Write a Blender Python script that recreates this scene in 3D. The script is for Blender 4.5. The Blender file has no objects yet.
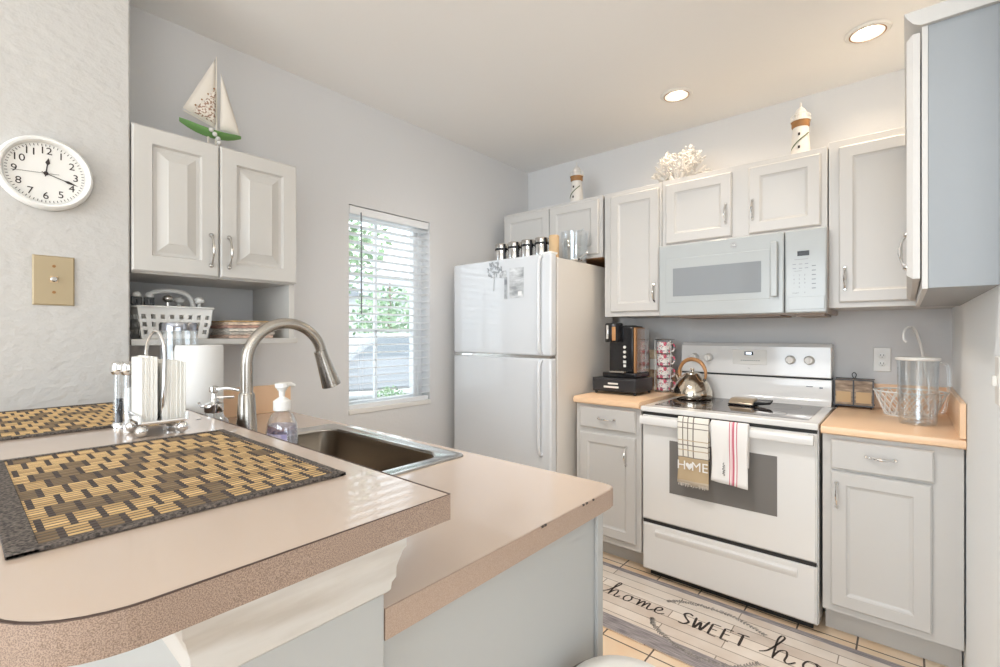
import bpy, bmesh, math, random
from mathutils import Vector, Matrix
random.seed(7)
C = bpy.context.scene.collection
PI = math.pi
# ------------------------------------------------------------------ camera, world, lights, exposure
sc = bpy.context.scene
cd = bpy.data.cameras.new('camera'); cam = bpy.data.objects.new('camera', cd); C.objects.link(cam)
cam.location = (0, 0, 1.30); cam.rotation_euler = (PI/2, 0, math.radians(40.72))
cd.sensor_width = 36; cd.lens = 36*473/1000; cd.clip_start = 0.02; cd.clip_end = 200
sc.camera = cam
sc.view_settings.view_transform = 'Standard'; sc.view_settings.look = 'None'
sc.view_settings.gamma = 1; sc.view_settings.use_curve_mapping = False
sc.view_settings.exposure = 0.48
sc.cycles.use_denoising = True
sc.cycles.max_bounces = 10; sc.cycles.diffuse_bounces = 5; sc.cycles.transparent_max_bounces = 24
sc.cycles.caustics_reflective = False; sc.cycles.caustics_refractive = False
sc.cycles.sample_clamp_indirect = 6
w = bpy.data.worlds.new('sky'); sc.world = w; w.use_nodes = True
bg = w.node_tree.nodes['Background']; bg.inputs[0].default_value = (0.86, 0.94, 1.0, 1); bg.inputs[1].default_value = 2.7

def area(name, loc, rot, sx, sy, power, col):
    l = bpy.data.lights.new(name, 'AREA'); l.shape = 'RECTANGLE'; l.size = sx; l.size_y = sy
    l.energy = power; l.color = col
    o = bpy.data.objects.new(name, l); C.objects.link(o); o.location = loc; o.rotation_euler = rot
    return o
# daylight through the dining-room windows behind the camera, and through the kitchen window
area('daylight_dining_back', (-0.4, -3.1, 1.45), (PI/2, 0, 0), 2.6, 1.9, 52, (0.82, 0.92, 1.0))
area('daylight_dining_side', (2.3, -1.2, 1.45), (PI/2, 0, PI/2), 2.4, 1.7, 5, (0.88, 0.94, 1.0))
def spot(name, loc, target, power, col, ang=130, r=.09):
    l = bpy.data.lights.new(name, 'SPOT'); l.energy = power; l.color = col; l.shadow_soft_size = r
    l.spot_size = math.radians(ang); l.spot_blend = .8
    o = bpy.data.objects.new(name, l); C.objects.link(o); o.location = loc
    o.rotation_euler = (Vector(target)-Vector(loc)).to_track_quat('-Z', 'Y').to_euler()
# added fill spots out of view, brightening the range and the refrigerator
spot('kitchen_fill_spot', (-.80, .90, 2.60), (-.35, 2.5, .3), 40, (1.0, .965, .93), 95)
spot('kitchen_fill_spot', (-1.15, 1.00, 2.60), (-1.7, 2.6, .7), 30, (1.0, .965, .93), 110)
l = bpy.data.lights.new('ceiling_fill_point', 'POINT'); l.energy = 5; l.color = (1, .97, .93); l.shadow_soft_size = .15  # added point lamp behind the camera to lift the ceiling, no fixture modelled
o = bpy.data.objects.new('ceiling_fill_point', l); C.objects.link(o); o.location = (.1, -.55, 2.25)
sun = bpy.data.lights.new('sun', 'SUN'); sun.energy = 3.5; sun.angle = 0.02; sun.color = (1, .97, .9)
so = bpy.data.objects.new('sun', sun); C.objects.link(so); so.rotation_euler = (math.radians(28), 0, math.radians(120))

# ------------------------------------------------------------------ materials
def mat(name, col, rough=0.5, metal=0.0, spec=0.5, bump=0, bscale=50, bdist=0.002, emis=None, estr=0, coat=0, stretch=None):
    m = bpy.data.materials.new(name); m.use_nodes = True
    nt = m.node_tree; b = nt.nodes['Principled BSDF']
    b.inputs['Base Color'].default_value = (*col, 1); b.inputs['Roughness'].default_value = rough
    b.inputs['Metallic'].default_value = metal; b.inputs['Specular IOR Level'].default_value = spec
    b.inputs['Coat Weight'].default_value = coat
    if emis: b.inputs['Emission Color'].default_value = (*emis, 1); b.inputs['Emission Strength'].default_value = estr
    if bump:
        tc = nt.nodes.new('ShaderNodeTexCoord'); mp = nt.nodes.new('ShaderNodeMapping')
        n = nt.nodes.new('ShaderNodeTexNoise'); bm_ = nt.nodes.new('ShaderNodeBump')
        n.inputs['Scale'].default_value = bscale; n.inputs['Detail'].default_value = 5
        bm_.inputs['Strength'].default_value = bump; bm_.inputs['Distance'].default_value = bdist
        if stretch: mp.inputs['Scale'].default_value = stretch
        nt.links.new(tc.outputs['Object'], mp.inputs[0]); nt.links.new(mp.outputs[0], n.inputs[0])
        nt.links.new(n.outputs[0], bm_.inputs['Height']); nt.links.new(bm_.outputs[0], b.inputs['Normal'])
    return m
def noise_mix(m, c1, c2, scale, lo=.4, hi=.6, detail=4, stretch=None, kind='noise'):
    nt = m.node_tree; b = nt.nodes['Principled BSDF']
    tc = nt.nodes.new('ShaderNodeTexCoord'); mp = nt.nodes.new('ShaderNodeMapping')
    if stretch: mp.inputs['Scale'].default_value = stretch
    n = nt.nodes.new('ShaderNodeTexNoise'); n.inputs['Scale'].default_value = scale; n.inputs['Detail'].default_value = detail
    r = nt.nodes.new('ShaderNodeValToRGB'); r.color_ramp.elements[0].position = lo; r.color_ramp.elements[1].position = hi
    r.color_ramp.elements[0].color = (*c1, 1); r.color_ramp.elements[1].color = (*c2, 1)
    nt.links.new(tc.outputs['Object'], mp.inputs[0]); nt.links.new(mp.outputs[0], n.inputs[0])
    nt.links.new(n.outputs[0], r.inputs[0]); nt.links.new(r.outputs[0], b.inputs['Base Color'])
    return m
def clear(name, tint=(1, 1, 1), base=.06, edge=.55, rough=.03):
    m = bpy.data.materials.new(name); m.use_nodes = True; nt = m.node_tree; nt.nodes.clear()
    o = nt.nodes.new('ShaderNodeOutputMaterial'); t = nt.nodes.new('ShaderNodeBsdfTransparent'); g = nt.nodes.new('ShaderNodeBsdfGlossy')
    mx = nt.nodes.new('ShaderNodeMixShader'); lw = nt.nodes.new('ShaderNodeLayerWeight'); mr = nt.nodes.new('ShaderNodeMapRange')
    t.inputs[0].default_value = (*tint, 1); g.inputs[0].default_value = (.95, .97, 1, 1); g.inputs['Roughness'].default_value = rough
    lw.inputs[0].default_value = .3; mr.inputs['To Min'].default_value = base; mr.inputs['To Max'].default_value = edge
    nt.links.new(lw.outputs['Facing'], mr.inputs[0]); nt.links.new(mr.outputs[0], mx.inputs[0])
    nt.links.new(t.outputs[0], mx.inputs[1]); nt.links.new(g.outputs[0], mx.inputs[2]); nt.links.new(mx.outputs[0], o.inputs[0])
    return m
M = {}
M['wall'] = mat('grey_wall_paint', (.70, .695, .695), .75, bump=.25, bscale=60, bdist=.002)
M['texwall'] = mat('knockdown_wall_paint', (.56, .54, .515), .8, bump=.75, bscale=34, bdist=.007, stretch=(1, .8, 1.15))
M['ceil'] = mat('ceiling_paint', (.90, .885, .865), .85, bump=.15, bscale=60)
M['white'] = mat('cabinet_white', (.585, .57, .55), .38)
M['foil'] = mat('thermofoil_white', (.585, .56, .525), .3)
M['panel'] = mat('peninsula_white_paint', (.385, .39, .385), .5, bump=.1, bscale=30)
M['mould'] = mat('worn_white_moulding', (.72, .69, .65), .5, bump=.3, bscale=40)
noise_mix(M['mould'], (.42, .385, .35), (.54, .525, .505), 9, .34, .5, stretch=(1, .35, 2))
M['enamel'] = mat('white_enamel', (.80, .79, .775), .12, coat=.3)
M['fridge'] = mat('fridge_white', (.68, .695, .715), .07)
M['fridgeside'] = mat('fridge_side_white', (.74, .70, .65), .4, bump=.1, bscale=200)
M['mw'] = mat('microwave_white', (.455, .48, .485), .16)
M['gap'] = mat('dark_gap', (.02, .02, .02), .6)
M['chrome'] = mat('chrome', (.80, .80, .80), .08, 1)
M['nickel'] = mat('satin_nickel', (.55, .53, .50), .25, 1)
M['steel'] = mat('brushed_steel', (.46, .43, .39), .22, 1, bump=.15, bscale=20, stretch=(1, 1, 30))
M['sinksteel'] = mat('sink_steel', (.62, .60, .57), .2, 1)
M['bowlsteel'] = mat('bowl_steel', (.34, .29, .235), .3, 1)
M['black'] = mat('black_plastic', (.012, .012, .014), .2)
M['darkgrey'] = mat('dark_grey_metal', (.03, .03, .034), .35)
M['print'] = mat('grey_print', (.20, .21, .23), .5)
M['ink'] = mat('dark_ink', (.035, .025, .022), .7)
M['glasstop'] = mat('black_ceramic_glass', (.05, .035, .03), .05, spec=.8)
M['mwglass'] = mat('microwave_window', (.27, .29, .31), .08)
M['ovenglass'] = mat('oven_window', (.20, .19, .18), .07)
M['laminate'] = mat('peach_laminate', (.60, .475, .385), .2, spec=.8, coat=.5)
M['lamback'] = mat('peach_laminate_back', (.90, .62, .40), .3)
M['seam'] = mat('dark_seam', (.07, .04, .03), .6)
M['edge'] = mat('speckled_edge', (.50, .36, .26), .45)
noise_mix(M['edge'], (.17, .115, .085), (.34, .245, .19), 900, .36, .60, 2)
M['edge2'] = mat('peach_edge', (.55, .40, .30), .45)
noise_mix(M['edge2'], (.30, .21, .16), (.40, .30, .235), 900, .35, .62, 2)
M['tan'] = mat('tan_wallplate', (.42, .33, .20), .4)
M['ivory'] = mat('ivory_plate', (.80, .78, .74), .35)
M['paper'] = mat('paper_white', (.86, .85, .83), .9, bump=.3, bscale=90)
M['napkin'] = mat('napkin_white', (.84, .82, .77), .9, bump=.5, bscale=40, stretch=(4, 4, .3))
M['plastic'] = mat('white_plastic', (.84, .83, .80), .35)
M['clear'] = clear('clear_plastic', (.97, .985, .99), .07, .62)
M['glass'] = clear('window_glass', (.97, .99, 1), .04, .4, .01)
M['purple'] = clear('purple_soap', (.80, .78, .95), .12, .5, .1)
M['copper'] = mat('copper_handle', (.55, .28, .12), .3, .2)
M['kettle'] = mat('kettle_steel', (.72, .66, .57), .1, 1)
M['wood'] = mat('rustic_wood', (.35, .24, .16), .7)
noise_mix(M['wood'], (.20, .14, .10), (.50, .38, .28), 18, .35, .65, 5, (1, 1, 4))
M['rawwood'] = mat('raw_cabinet_wood', (.30, .13, .05), .6)
noise_mix(M['rawwood'], (.14, .055, .02), (.50, .26, .11), 12, .3, .7, 4, (6, 1, 1))
M['pink'] = mat('pink_sponge', (.80, .38, .32), .8)
M['green'] = mat('green_hull', (.16, .33, .10), .5)
M['sail'] = mat('cream_sail', (.80, .74, .66), .8)
M['net'] = mat('sail_netting', (.74, .60, .48), .8)
noise_mix(M['net'], (.36, .22, .15), (.80, .73, .65), 130, .42, .5, 1)
M['coral'] = mat('white_coral', (.70, .67, .63), .6)
M['brown'] = mat('brown_band', (.33, .16, .05), .5)
M['cork'] = mat('cork', (.60, .42, .24), .8)
M['grout'] = mat('grout', (.12, .09, .06), .8)
M['house'] = mat('house_siding', (.55, .56, .56), .8)
M['road'] = mat('driveway_concrete', (.36, .36, .35), .9)
M['leaf'] = mat('tree_leaves', (.20, .38, .16), .8); noise_mix(M['leaf'], (.12, .22, .10), (.36, .48, .30), 3, .4, .6)
M['bark'] = mat('bark', (.18, .13, .1), .9)
M['carpaint'] = mat('grey_car_paint', (.26, .27, .29), .3)
M['carglass'] = mat('car_glass', (.16, .18, .20), .1)
M['tire'] = mat('tire', (.04, .04, .04), .8)
M['led'] = mat('display_glow', (.3, .3, .3), .3, emis=(.8, .9, 1), estr=1.4)
M['lamp'] = mat('downlight_glow', (1, 1, 1), .5, emis=(1, .90, .72), estr=14)
M['blind'] = mat('blind_white', (.85, .86, .87), .45)
M['vinyl'] = mat('window_vinyl', (.80, .81, .82), .4)

def brick_mat(name, c1, c2, mortar, wd, ht, msize, rough, offset=0.0, loc=(0, 0, 0), rot=0, bias=0):
    m = mat(name, c1, rough); nt = m.node_tree; b = nt.nodes['Principled BSDF']
    tc = nt.nodes.new('ShaderNodeTexCoord'); mp = nt.nodes.new('ShaderNodeMapping'); mp.inputs['Location'].default_value = loc
    mp.inputs['Rotation'].default_value = (0, 0, rot)
    br = nt.nodes.new('ShaderNodeTexBrick'); br.offset = offset; br.squash = 1
    for k, v in (('Color1', c1), ('Color2', c2), ('Mortar', mortar)): br.inputs[k].default_value = (*v, 1)
    br.inputs['Scale'].default_value = 1; br.inputs['Mortar Size'].default_value = msize; br.inputs['Mortar Smooth'].default_value = .1
    br.inputs['Bias'].default_value = bias
    br.inputs['Brick Width'].default_value = wd; br.inputs['Row Height'].default_value = ht
    nt.links.new(tc.outputs['Object'], mp.inputs[0]); nt.links.new(mp.outputs[0], br.inputs[0])
    n = nt.nodes.new('ShaderNodeTexNoise'); n.inputs['Scale'].default_value = 7; n.inputs['Detail'].default_value = 4
    mx = nt.nodes.new('ShaderNodeMix'); mx.data_type = 'RGBA'; mx.blend_type = 'OVERLAY'; mx.inputs[0].default_value = .35
    nt.links.new(tc.outputs['Object'], n.inputs[0])
    nt.links.new(br.outputs[0], mx.inputs[6]); nt.links.new(n.outputs[0], mx.inputs[7]); nt.links.new(mx.outputs[2], b.inputs['Base Color'])
    return m
M['tile'] = brick_mat('floor_tile', (.88, .72, .54), (.84, .62, .42), (.10, .07, .05), .21, .21, .0035, .28, loc=(.159+.21*20, -1.84+.21*30, 0))

# ------------------------------------------------------------------ mesh helpers
class MB:
    def __init__(s): s.v = []; s.f = []; s.mi = []; s.m = 0
    def add(s, vs, fs):
        k = len(s.v); s.v += [tuple(v) for v in vs]; s.f += [tuple(i+k for i in f) for f in fs]; s.mi += [s.m]*len(fs); return s
    def box(s, x0, x1, y0, y1, z0, z1):
        return s.add([(x, y, z) for z in (z0, z1) for y in (y0, y1) for x in (x0, x1)],
            [(0, 2, 3, 1), (4, 5, 7, 6), (0, 1, 5, 4), (2, 6, 7, 3), (0, 4, 6, 2), (1, 3, 7, 5)])
    def obox(s, mtx, x0, x1, y0, y1, z0, z1):
        t = MB().box(x0, x1, y0, y1, z0, z1); return s.add([mtx @ Vector(v) for v in t.v], t.f)
    def prism(s, pts, z0, z1, top=True):
        n = len(pts); vs = [(x, y, z0) for x, y in pts]+[(x, y, z1) for x, y in pts]
        fs = [(i, (i+1) % n, n+(i+1) % n, n+i) for i in range(n)]
        if top: fs += [tuple(range(n-1, -1, -1)), tuple(range(n, 2*n))]
        return s.add(vs, fs)
    def profx(s, pts, x0, x1):     # closed (y,z) profile extruded along x
        n = len(pts); vs = [(x0, y, z) for y, z in pts]+[(x1, y, z) for y, z in pts]
        return s.add(vs, [(i, n+i, n+(i+1) % n, (i+1) % n) for i in range(n)]+[tuple(range(n)), tuple(range(2*n-1, n-1, -1))])
    def lathe(s, prof, c=(0, 0, 0), seg=32, axis='z', cap=True, sx=1, sy=1):
        vs = []; fs = []; n = len(prof)
        for r, z in prof:
            for k in range(seg):
                a = 2*PI*k/seg; p = (r*math.cos(a)*sx, r*math.sin(a)*sy, z)
                if axis == 'y': p = (p[0], p[2], p[1])
                if axis == 'x': p = (p[2], p[0], p[1])
                vs.append((p[0]+c[0], p[1]+c[1], p[2]+c[2]))
        for i in range(n-1):
            for k in range(seg):
                fs.append((i*seg+k, i*seg+(k+1) % seg, (i+1)*seg+(k+1) % seg, (i+1)*seg+k))
        if cap: fs += [tuple(range(seg-1, -1, -1)), tuple(range((n-1)*seg, n*seg))]
        return s.add(vs, fs)
    def cyl(s, r, z0, z1, c=(0, 0, 0), seg=24, axis='z'): return s.lathe([(r, z0), (r, z1)], c, seg, axis)
    def ball(s, r, c, seg=16, sz=1):
        return s.lathe([(max(r*math.sin(PI*i/10), r*.01), -r*sz*math.cos(PI*i/10)) for i in range(11)], c, seg)
    def tube(s, path, r, seg=10, closed=False, flat=1.0):
        P = [Vector(p) for p in path]; n = len(P); rr = r if isinstance(r, (list, tuple)) else [r]*n
        vs = []; fs = []; up = None
        for i in range(n):
            if closed: t = P[(i+1) % n]-P[i-1]
            else: t = P[min(i+1, n-1)]-P[max(i-1, 0)]
            t.normalize()
            if up is None:
                up = Vector((0, 0, 1)) if abs(t.z) < .9 else Vector((1, 0, 0))
            side = t.cross(up).normalized(); up = side.cross(t).normalized()
            for k in range(seg):
                a = 2*PI*k/seg; vs.append(P[i]+side*(rr[i]*math.cos(a))+up*(rr[i]*math.sin(a)*flat))
        m = n if closed else n-1
        for i in range(m):
            j = (i+1) % n
            for k in range(seg): fs.append((i*seg+k, i*seg+(k+1) % seg, j*seg+(k+1) % seg, j*seg+k))
        if not closed: fs += [tuple(range(seg-1, -1, -1)), tuple(range((n-1)*seg, n*seg))]
        return s.add(vs, fs)
    def ribbon(s, pts, wd, z, taper=True):   # flat stroke in the XY plane with a tiny thickness
        P = [Vector((p[0], p[1])) for p in pts]; n = len(P); L = []; R = []
        for i in range(n):
            t = (P[min(i+1, n-1)]-P[max(i-1, 0)]).normalized(); nn = Vector((-t.y, t.x))
            ww = wd*(.55+.45*abs(t.y)) * (1 if not taper else (.6 if i in (0, n-1) else 1))
            L.append(P[i]+nn*ww/2); R.append(P[i]-nn*ww/2)
        vs = [(p.x, p.y, z) for p in L]+[(p.x, p.y, z) for p in R]
        return s.add(vs, [(i, n+i, n+i+1, i+1) for i in range(n-1)])
    def door(s, x0, x1, z0, z1, y0, th, rings):  # faces -Y, nested rectangular relief
        vs = []; fs = []
        for ins, dy in rings: vs += [(x0+ins, y0+dy, z0+ins), (x1-ins, y0+dy, z0+ins), (x1-ins, y0+dy, z1-ins), (x0+ins, y0+dy, z1-ins)]
        n = len(rings)
        for i in range(n-1):
            for k in range(4): fs.append((i*4+k, i*4+(k+1) % 4, (i+1)*4+(k+1) % 4, (i+1)*4+k))
        fs.append(tuple((n-1)*4+k for k in range(4)))
        b = len(vs); vs += [(x0, y0+th, z0), (x1, y0+th, z0), (x1, y0+th, z1), (x0, y0+th, z1)]
        for k in range(4): fs.append((b+k, b+(k+1) % 4, (k+1) % 4, k))
        fs.append((b+3, b+2, b+1, b)); return s.add(vs, fs)
    def text(s, txt, size, mtx, depth=.0004, align='CENTER'):
        cu = bpy.data.curves.new('t', 'FONT'); cu.body = txt; cu.size = size; cu.extrude = depth; cu.align_x = align; cu.align_y = 'CENTER'
        cu.resolution_u = 3
        o = bpy.data.objects.new('t', cu); C.objects.link(o)
        bpy.context.view_layer.update()
        me = bpy.data.meshes.new_from_object(o.evaluated_get(bpy.context.evaluated_depsgraph_get()))
        s.add([mtx @ v.co for v in me.vertices], [tuple(p.vertices) for p in me.polygons])
        bpy.data.objects.remove(o); bpy.data.curves.remove(cu); bpy.data.meshes.remove(me); return s
    def xf(s, mtx):
        s.v = [tuple(mtx @ Vector(v)) for v in s.v]; return s
    def build(s, name, mats, parent=None, bevel=0, seg=2, smooth=True, subsurf=0, angle=38):
        me = bpy.data.meshes.new(name); me.from_pydata(s.v, [], s.f); me.update()
        if not isinstance(mats, (list, tuple)): mats = [mats]
        for m in mats: me.materials.append(m if not isinstance(m, str) else M[m])
        if len(mats) > 1:
            for p, i in zip(me.polygons, s.mi): p.material_index = i
        bm = bmesh.new(); bm.from_mesh(me); bmesh.ops.recalc_face_normals(bm, faces=bm.faces); bm.to_mesh(me); bm.free()
        if smooth:
            me.shade_smooth(); me.set_sharp_from_angle(angle=math.radians(angle))
        o = bpy.data.objects.new(name, me); C.objects.link(o)
        if parent: o.parent = parent
        if bevel:
            b = o.modifiers.new('b', 'BEVEL'); b.width = bevel; b.segments = seg; b.limit_method = 'ANGLE'; b.angle_limit = math.radians(40)
        if subsurf:
            b = o.modifiers.new('s', 'SUBSURF'); b.levels = subsurf; b.render_levels = subsurf
        return o
def tag(o, label, cat, group=None, kind=None):
    if label: o['label'] = label
    if cat: o['category'] = cat
    if group: o['group'] = group
    if kind: o['kind'] = kind
    return o
def thing(name, label, cat, loc=(0, 0, 0), rz=0, group=None):
    o = bpy.data.objects.new(name, None); C.objects.link(o); o.location = loc; o.rotation_euler = (0, 0, rz)
    o.empty_display_size = .05
    return tag(o, label, cat, group)
def struct(o): o['kind'] = 'structure'; return o
def copy_tree(o, parent=None):
    c = o.copy(); C.objects.link(c); c.parent = parent
    for ch in list(o.children): copy_tree(ch, c)
    return c
def T(x, y, z): return Matrix.Translation((x, y, z))
def RX(a): return Matrix.Rotation(a, 4, 'X')
def RY(a): return Matrix.Rotation(a, 4, 'Y')
def RZ(a): return Matrix.Rotation(a, 4, 'Z')
def spline(pts, n=8):
    P = [Vector(p) for p in pts]; out = []
    for i in range(len(P)-1):
        a = P[max(i-1, 0)]; b = P[i]; c = P[i+1]; d = P[min(i+2, len(P)-1)]
        for k in range(n):
            t = k/n
            out.append(.5*((2*b)+(c-a)*t+(2*a-5*b+4*c-d)*t*t+(3*b-a-3*c+d)*t**3))
    out.append(P[-1]); return out
TXT = RX(PI/2)   # text facing -Y

# ------------------------------------------------------------------ room shell
CZ = 2.64; XW = -2.40; YB = 3.15; XR = .165; XC = -2.0
struct(MB().box(-2.6, 2.6, -3.4, 3.35, -.1, 0).build('floor', 'tile', bevel=0))
struct(MB().box(-2.6, 2.6, -3.4, 3.35, CZ, CZ+.1).build('ceiling', 'ceil'))
struct(MB().box(-2.6, XR+.14, YB, YB+.14, 0, CZ).build('wall_back', 'wall'))
WY0, WY1, WZ0, WZ1 = 1.475, 2.075, .862, 2.036
b = MB(); b.box(XW-.14, XW, .398, WY0, 0, CZ); b.box(XW-.14, XW, WY1, YB, 0, CZ)
b.box(XW-.14, XW, WY0, WY1, 0, WZ0); b.box(XW-.14, XW, WY0, WY1, WZ1, CZ)
struct(b.build('wall_window', 'wall'))
struct(MB().box(XW-.14, XC, -3.2, .398, 0, CZ).build('wall_left', 'texwall', bevel=.006))
b = MB(); b.box(XR, XR+.14, 1.25, YB, 0, CZ); b.box(XR+.14, 2.6, 1.25, 1.39, 0, CZ)
struct(b.build('wall_right', mat('right_wall_paint', (.88, .91, .93), .7, bump=.15, bscale=60)))
b = MB(); b.box(2.4, 2.54, -3.2, -2.45, 0, CZ); b.box(2.4, 2.54, .05, 1.25, 0, CZ); b.box(2.4, 2.54, -2.45, .05, 0, .55); b.box(2.4, 2.54, -2.45, .05, 2.3, CZ)
struct(b.build('wall_dining', 'texwall'))
b = MB(); b.box(-2.6, -1.75, -3.34, -3.2, 0, CZ); b.box(.95, 2.6, -3.34, -3.2, 0, CZ); b.box(-1.75, .95, -3.34, -3.2, 0, .45); b.box(-1.75, .95, -3.34, -3.2, 2.42, CZ)
struct(b.build('wall_behind', 'texwall'))
# dining windows behind the camera (seen only in reflections)
def big_window(name, n, wd, z0, z1, mtx):
    b = MB(); b.box(-wd/2, -wd/2+.05, -.03, .03, z0, z1); b.box(wd/2-.05, wd/2, -.03, .03, z0, z1); b.box(-wd/2, wd/2, -.03, .03, z0, z0+.05); b.box(-wd/2, wd/2, -.03, .03, z1-.05, z1)
    for i in range(1, n): x = -wd/2+wd*i/n; b.box(x-.03, x+.03, -.025, .025, z0, z1)
    b.box(-wd/2, wd/2, -.012, .012, (z0+z1)/2-.015, (z0+z1)/2+.015)
    o = struct(b.xf(mtx).build(name, 'vinyl'))
big_window('window_2', 3, 2.7, .45, 2.42, T(-.4, -3.27, 0))
big_window('window_3', 3, 2.5, .55, 2.3, T(2.47, -1.2, 0) @ RZ(PI/2))

# kitchen window
wn = bpy.data.objects.new('window_1', None); C.objects.link(wn); struct(wn)
b = MB(); x0, x1 = XW-.125, XW-.085
b.box(x0, x1, WY0, WY0+.035, WZ0, WZ1); b.box(x0, x1, WY1-.035, WY1, WZ0, WZ1); b.box(x0, x1, WY0+.035, WY1-.035, WZ0, WZ0+.035); b.box(x0, x1, WY0+.035, WY1-.035, WZ1-.035, WZ1)
b.build('frame', 'vinyl', wn, bevel=.003)
ym = (WY0+WY1)/2-.055
b = MB(); b.box(x0+.01, x1-.008, ym-.008, ym+.008, WZ0+.035, WZ1-.035)
for z in (1.655, 1.32): b.box(x0+.01, x1-.008, WY0+.035, WY1-.035, z-.009, z+.009)
b.box(x0+.005, x1+.004, WY1-.075, WY1-.045, WZ0+.035, WZ1-.035)
b.build('muntins', 'vinyl', wn)
MB().box(x0+.016, x0+.02, WY0+.03, WY1-.03, WZ0+.03, WZ1-.03).build('pane', 'glass', wn)
b = MB(); b.box(XW-.085, XW+.006, WY0-.003, WY1+.003, WZ0-.026, WZ0+.002); b.build('window_sill', 'ivory', wn, bevel=.003)
# blind
bl = thing('window_blind', 'white horizontal slat blind, lowered and open, in the kitchen window', 'blind', (XW-.03, (WY0+WY1)/2, WZ0+.004))
hw = (WY1-WY0)/2-.006; H = WZ1-WZ0-.008
MB().box(-.024, .024, -hw, hw, H-.045, H).build('head_rail', 'blind', bl, bevel=.002)
MB().box(-.02, .02, -hw, hw, -.003, .024).build('bottom_rail', 'blind', bl, bevel=.003)
b = MB(); n = 24
for i in range(n):
    z = .045+(H-.11)*i/(n-1); m = T(0, 0, z) @ RY(math.radians(-8))
    b.obox(m, -.024, .024, -hw, hw, -.0014, .0014)
b.build('slats', 'blind', bl)
b = MB()
for y in (-hw+.09, hw-.09):
    for x in (-.022, .022): b.tube([(x, y, .02), (x, y, H-.03)], .0011, 5)
b.build('ladder_cords', 'blind', bl)
MB().tube([(.027, -hw+.075, H-.03), (.03, -hw+.075, H-.62)], .004, 8).build('tilt_wand', M['print'], bl)

# ------------------------------------------------------------------ outside
struct(MB().box(-60, -2.7, -30, 50, -.25, -.15).build('ground', 'road'))
hs = thing('house', 'pale two-window house across the street, seen through the blind', 'house', (-19, 15.5, -.15), 0)
MB().box(-3, 3, -5, 5, 0, 3.0).build('wall', 'house', hs)
MB().add([(3.4, -5.3, 2.9), (3.4, 5.3, 2.9), (-3.4, 5.3, 2.9), (-3.4, -5.3, 2.9), (0, -5.3, 4.3), (0, 5.3, 4.3)], [(0, 1, 5, 4), (2, 3, 4, 5), (0, 4, 3), (1, 2, 5), (0, 3, 2, 1)]).build('roof', M['print'], hs)
for y in (-2.8, 1.2): MB().box(2.98, 3.04, y, y+1.0, .9, 2.1).build('window', 'carglass', hs)
def tree(name, label, x, y, h, r, cz, seed, group=None):
    rnd = random.Random(seed); t = thing(name, label, 'tree' if h > 2 else 'bush', (x, y, -.15), group=group)
    MB().tube([(0, 0, 0), (.05, 0, h*.4), (0, .05, h*.75)], [.12*h/5, .09*h/5, .04*h/5], 8).build('trunk', 'bark', t)
    b = MB()
    for i in range(900):
        a = rnd.random()*2*PI; zz = rnd.uniform(-1, 1); rad = r*(rnd.random()**.4); q = math.sqrt(max(0, 1-zz*zz))
        p = Vector((rad*q*math.cos(a), rad*q*math.sin(a), cz+rad*zz*.9)); s = rnd.uniform(.08, .2)*r*.55
        d = Vector((rnd.uniform(-1, 1), rnd.uniform(-1, 1), rnd.uniform(-1, 1))).normalized(); e = d.orthogonal().normalized()
        b.add([p-d*s, p+e*s*.5, p+d*s, p-e*s*.5], [(0, 1, 2, 3)])
    b.build('foliage', 'leaf', t, smooth=False)
tree('leafy_tree', 'tall leafy tree filling the upper left of the window view', -8.6, 4.6, 5.5, 1.35, 3.3, 1)
tree('leafy_tree', 'tree with a round crown right of the taller one outside', -13.2, 9.6, 4.2, 1.3, 1.9, 2)
tree('garden_bush', 'small green bush low outside near the window', -5.9, 4.3, .7, .32, .38, 3)
ca = thing('parked_car', 'grey hatchback parked on the concrete outside the window', 'car', (-8.4, 6.1, -.15), math.radians(70))
MB().profx([(-.8, .35), (-.8, .75), (.8, .75), (.8, .35)], -2.0, 2.0)
b = MB(); prof = [(-2.1, .35), (-2.1, .8), (-1.9, .95), (-1.0, 1.0), (-.45, 1.45), (1.2, 1.48), (1.9, 1.0), (2.1, .9), (2.1, .35)]
b.add([(x, -.85, z) for x, z in prof]+[(x, .85, z) for x, z in prof], [(i, (i+1) % 9, 9+(i+1) % 9, 9+i) for i in range(9)]+[tuple(range(9)), tuple(range(17, 8, -1))])
b.build('body', 'carpaint', ca, bevel=.06)
for s in (-1, 1):
    MB().add([(-.85, s*.86, 1.02), (-.4, s*.86, 1.38), (1.15, s*.86, 1.40), (1.6, s*.86, 1.03)], [(0, 1, 2, 3)]).build('side_window', 'carglass', ca)
    for x in (-1.35, 1.3): MB().lathe([(.2, -.11), (.33, -.1), (.33, .1), (.2, .11)], (x, s*.8, .33), 20, 'y').build('wheel', 'tire', ca)
po = MB().tube([(-5.3, 4.35, -.15), (-5.3, 4.35, 2.9)], .045, 10).build('porch_post', M['print']); tag(po, 'thin grey porch post outside the kitchen window', 'post')

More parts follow.
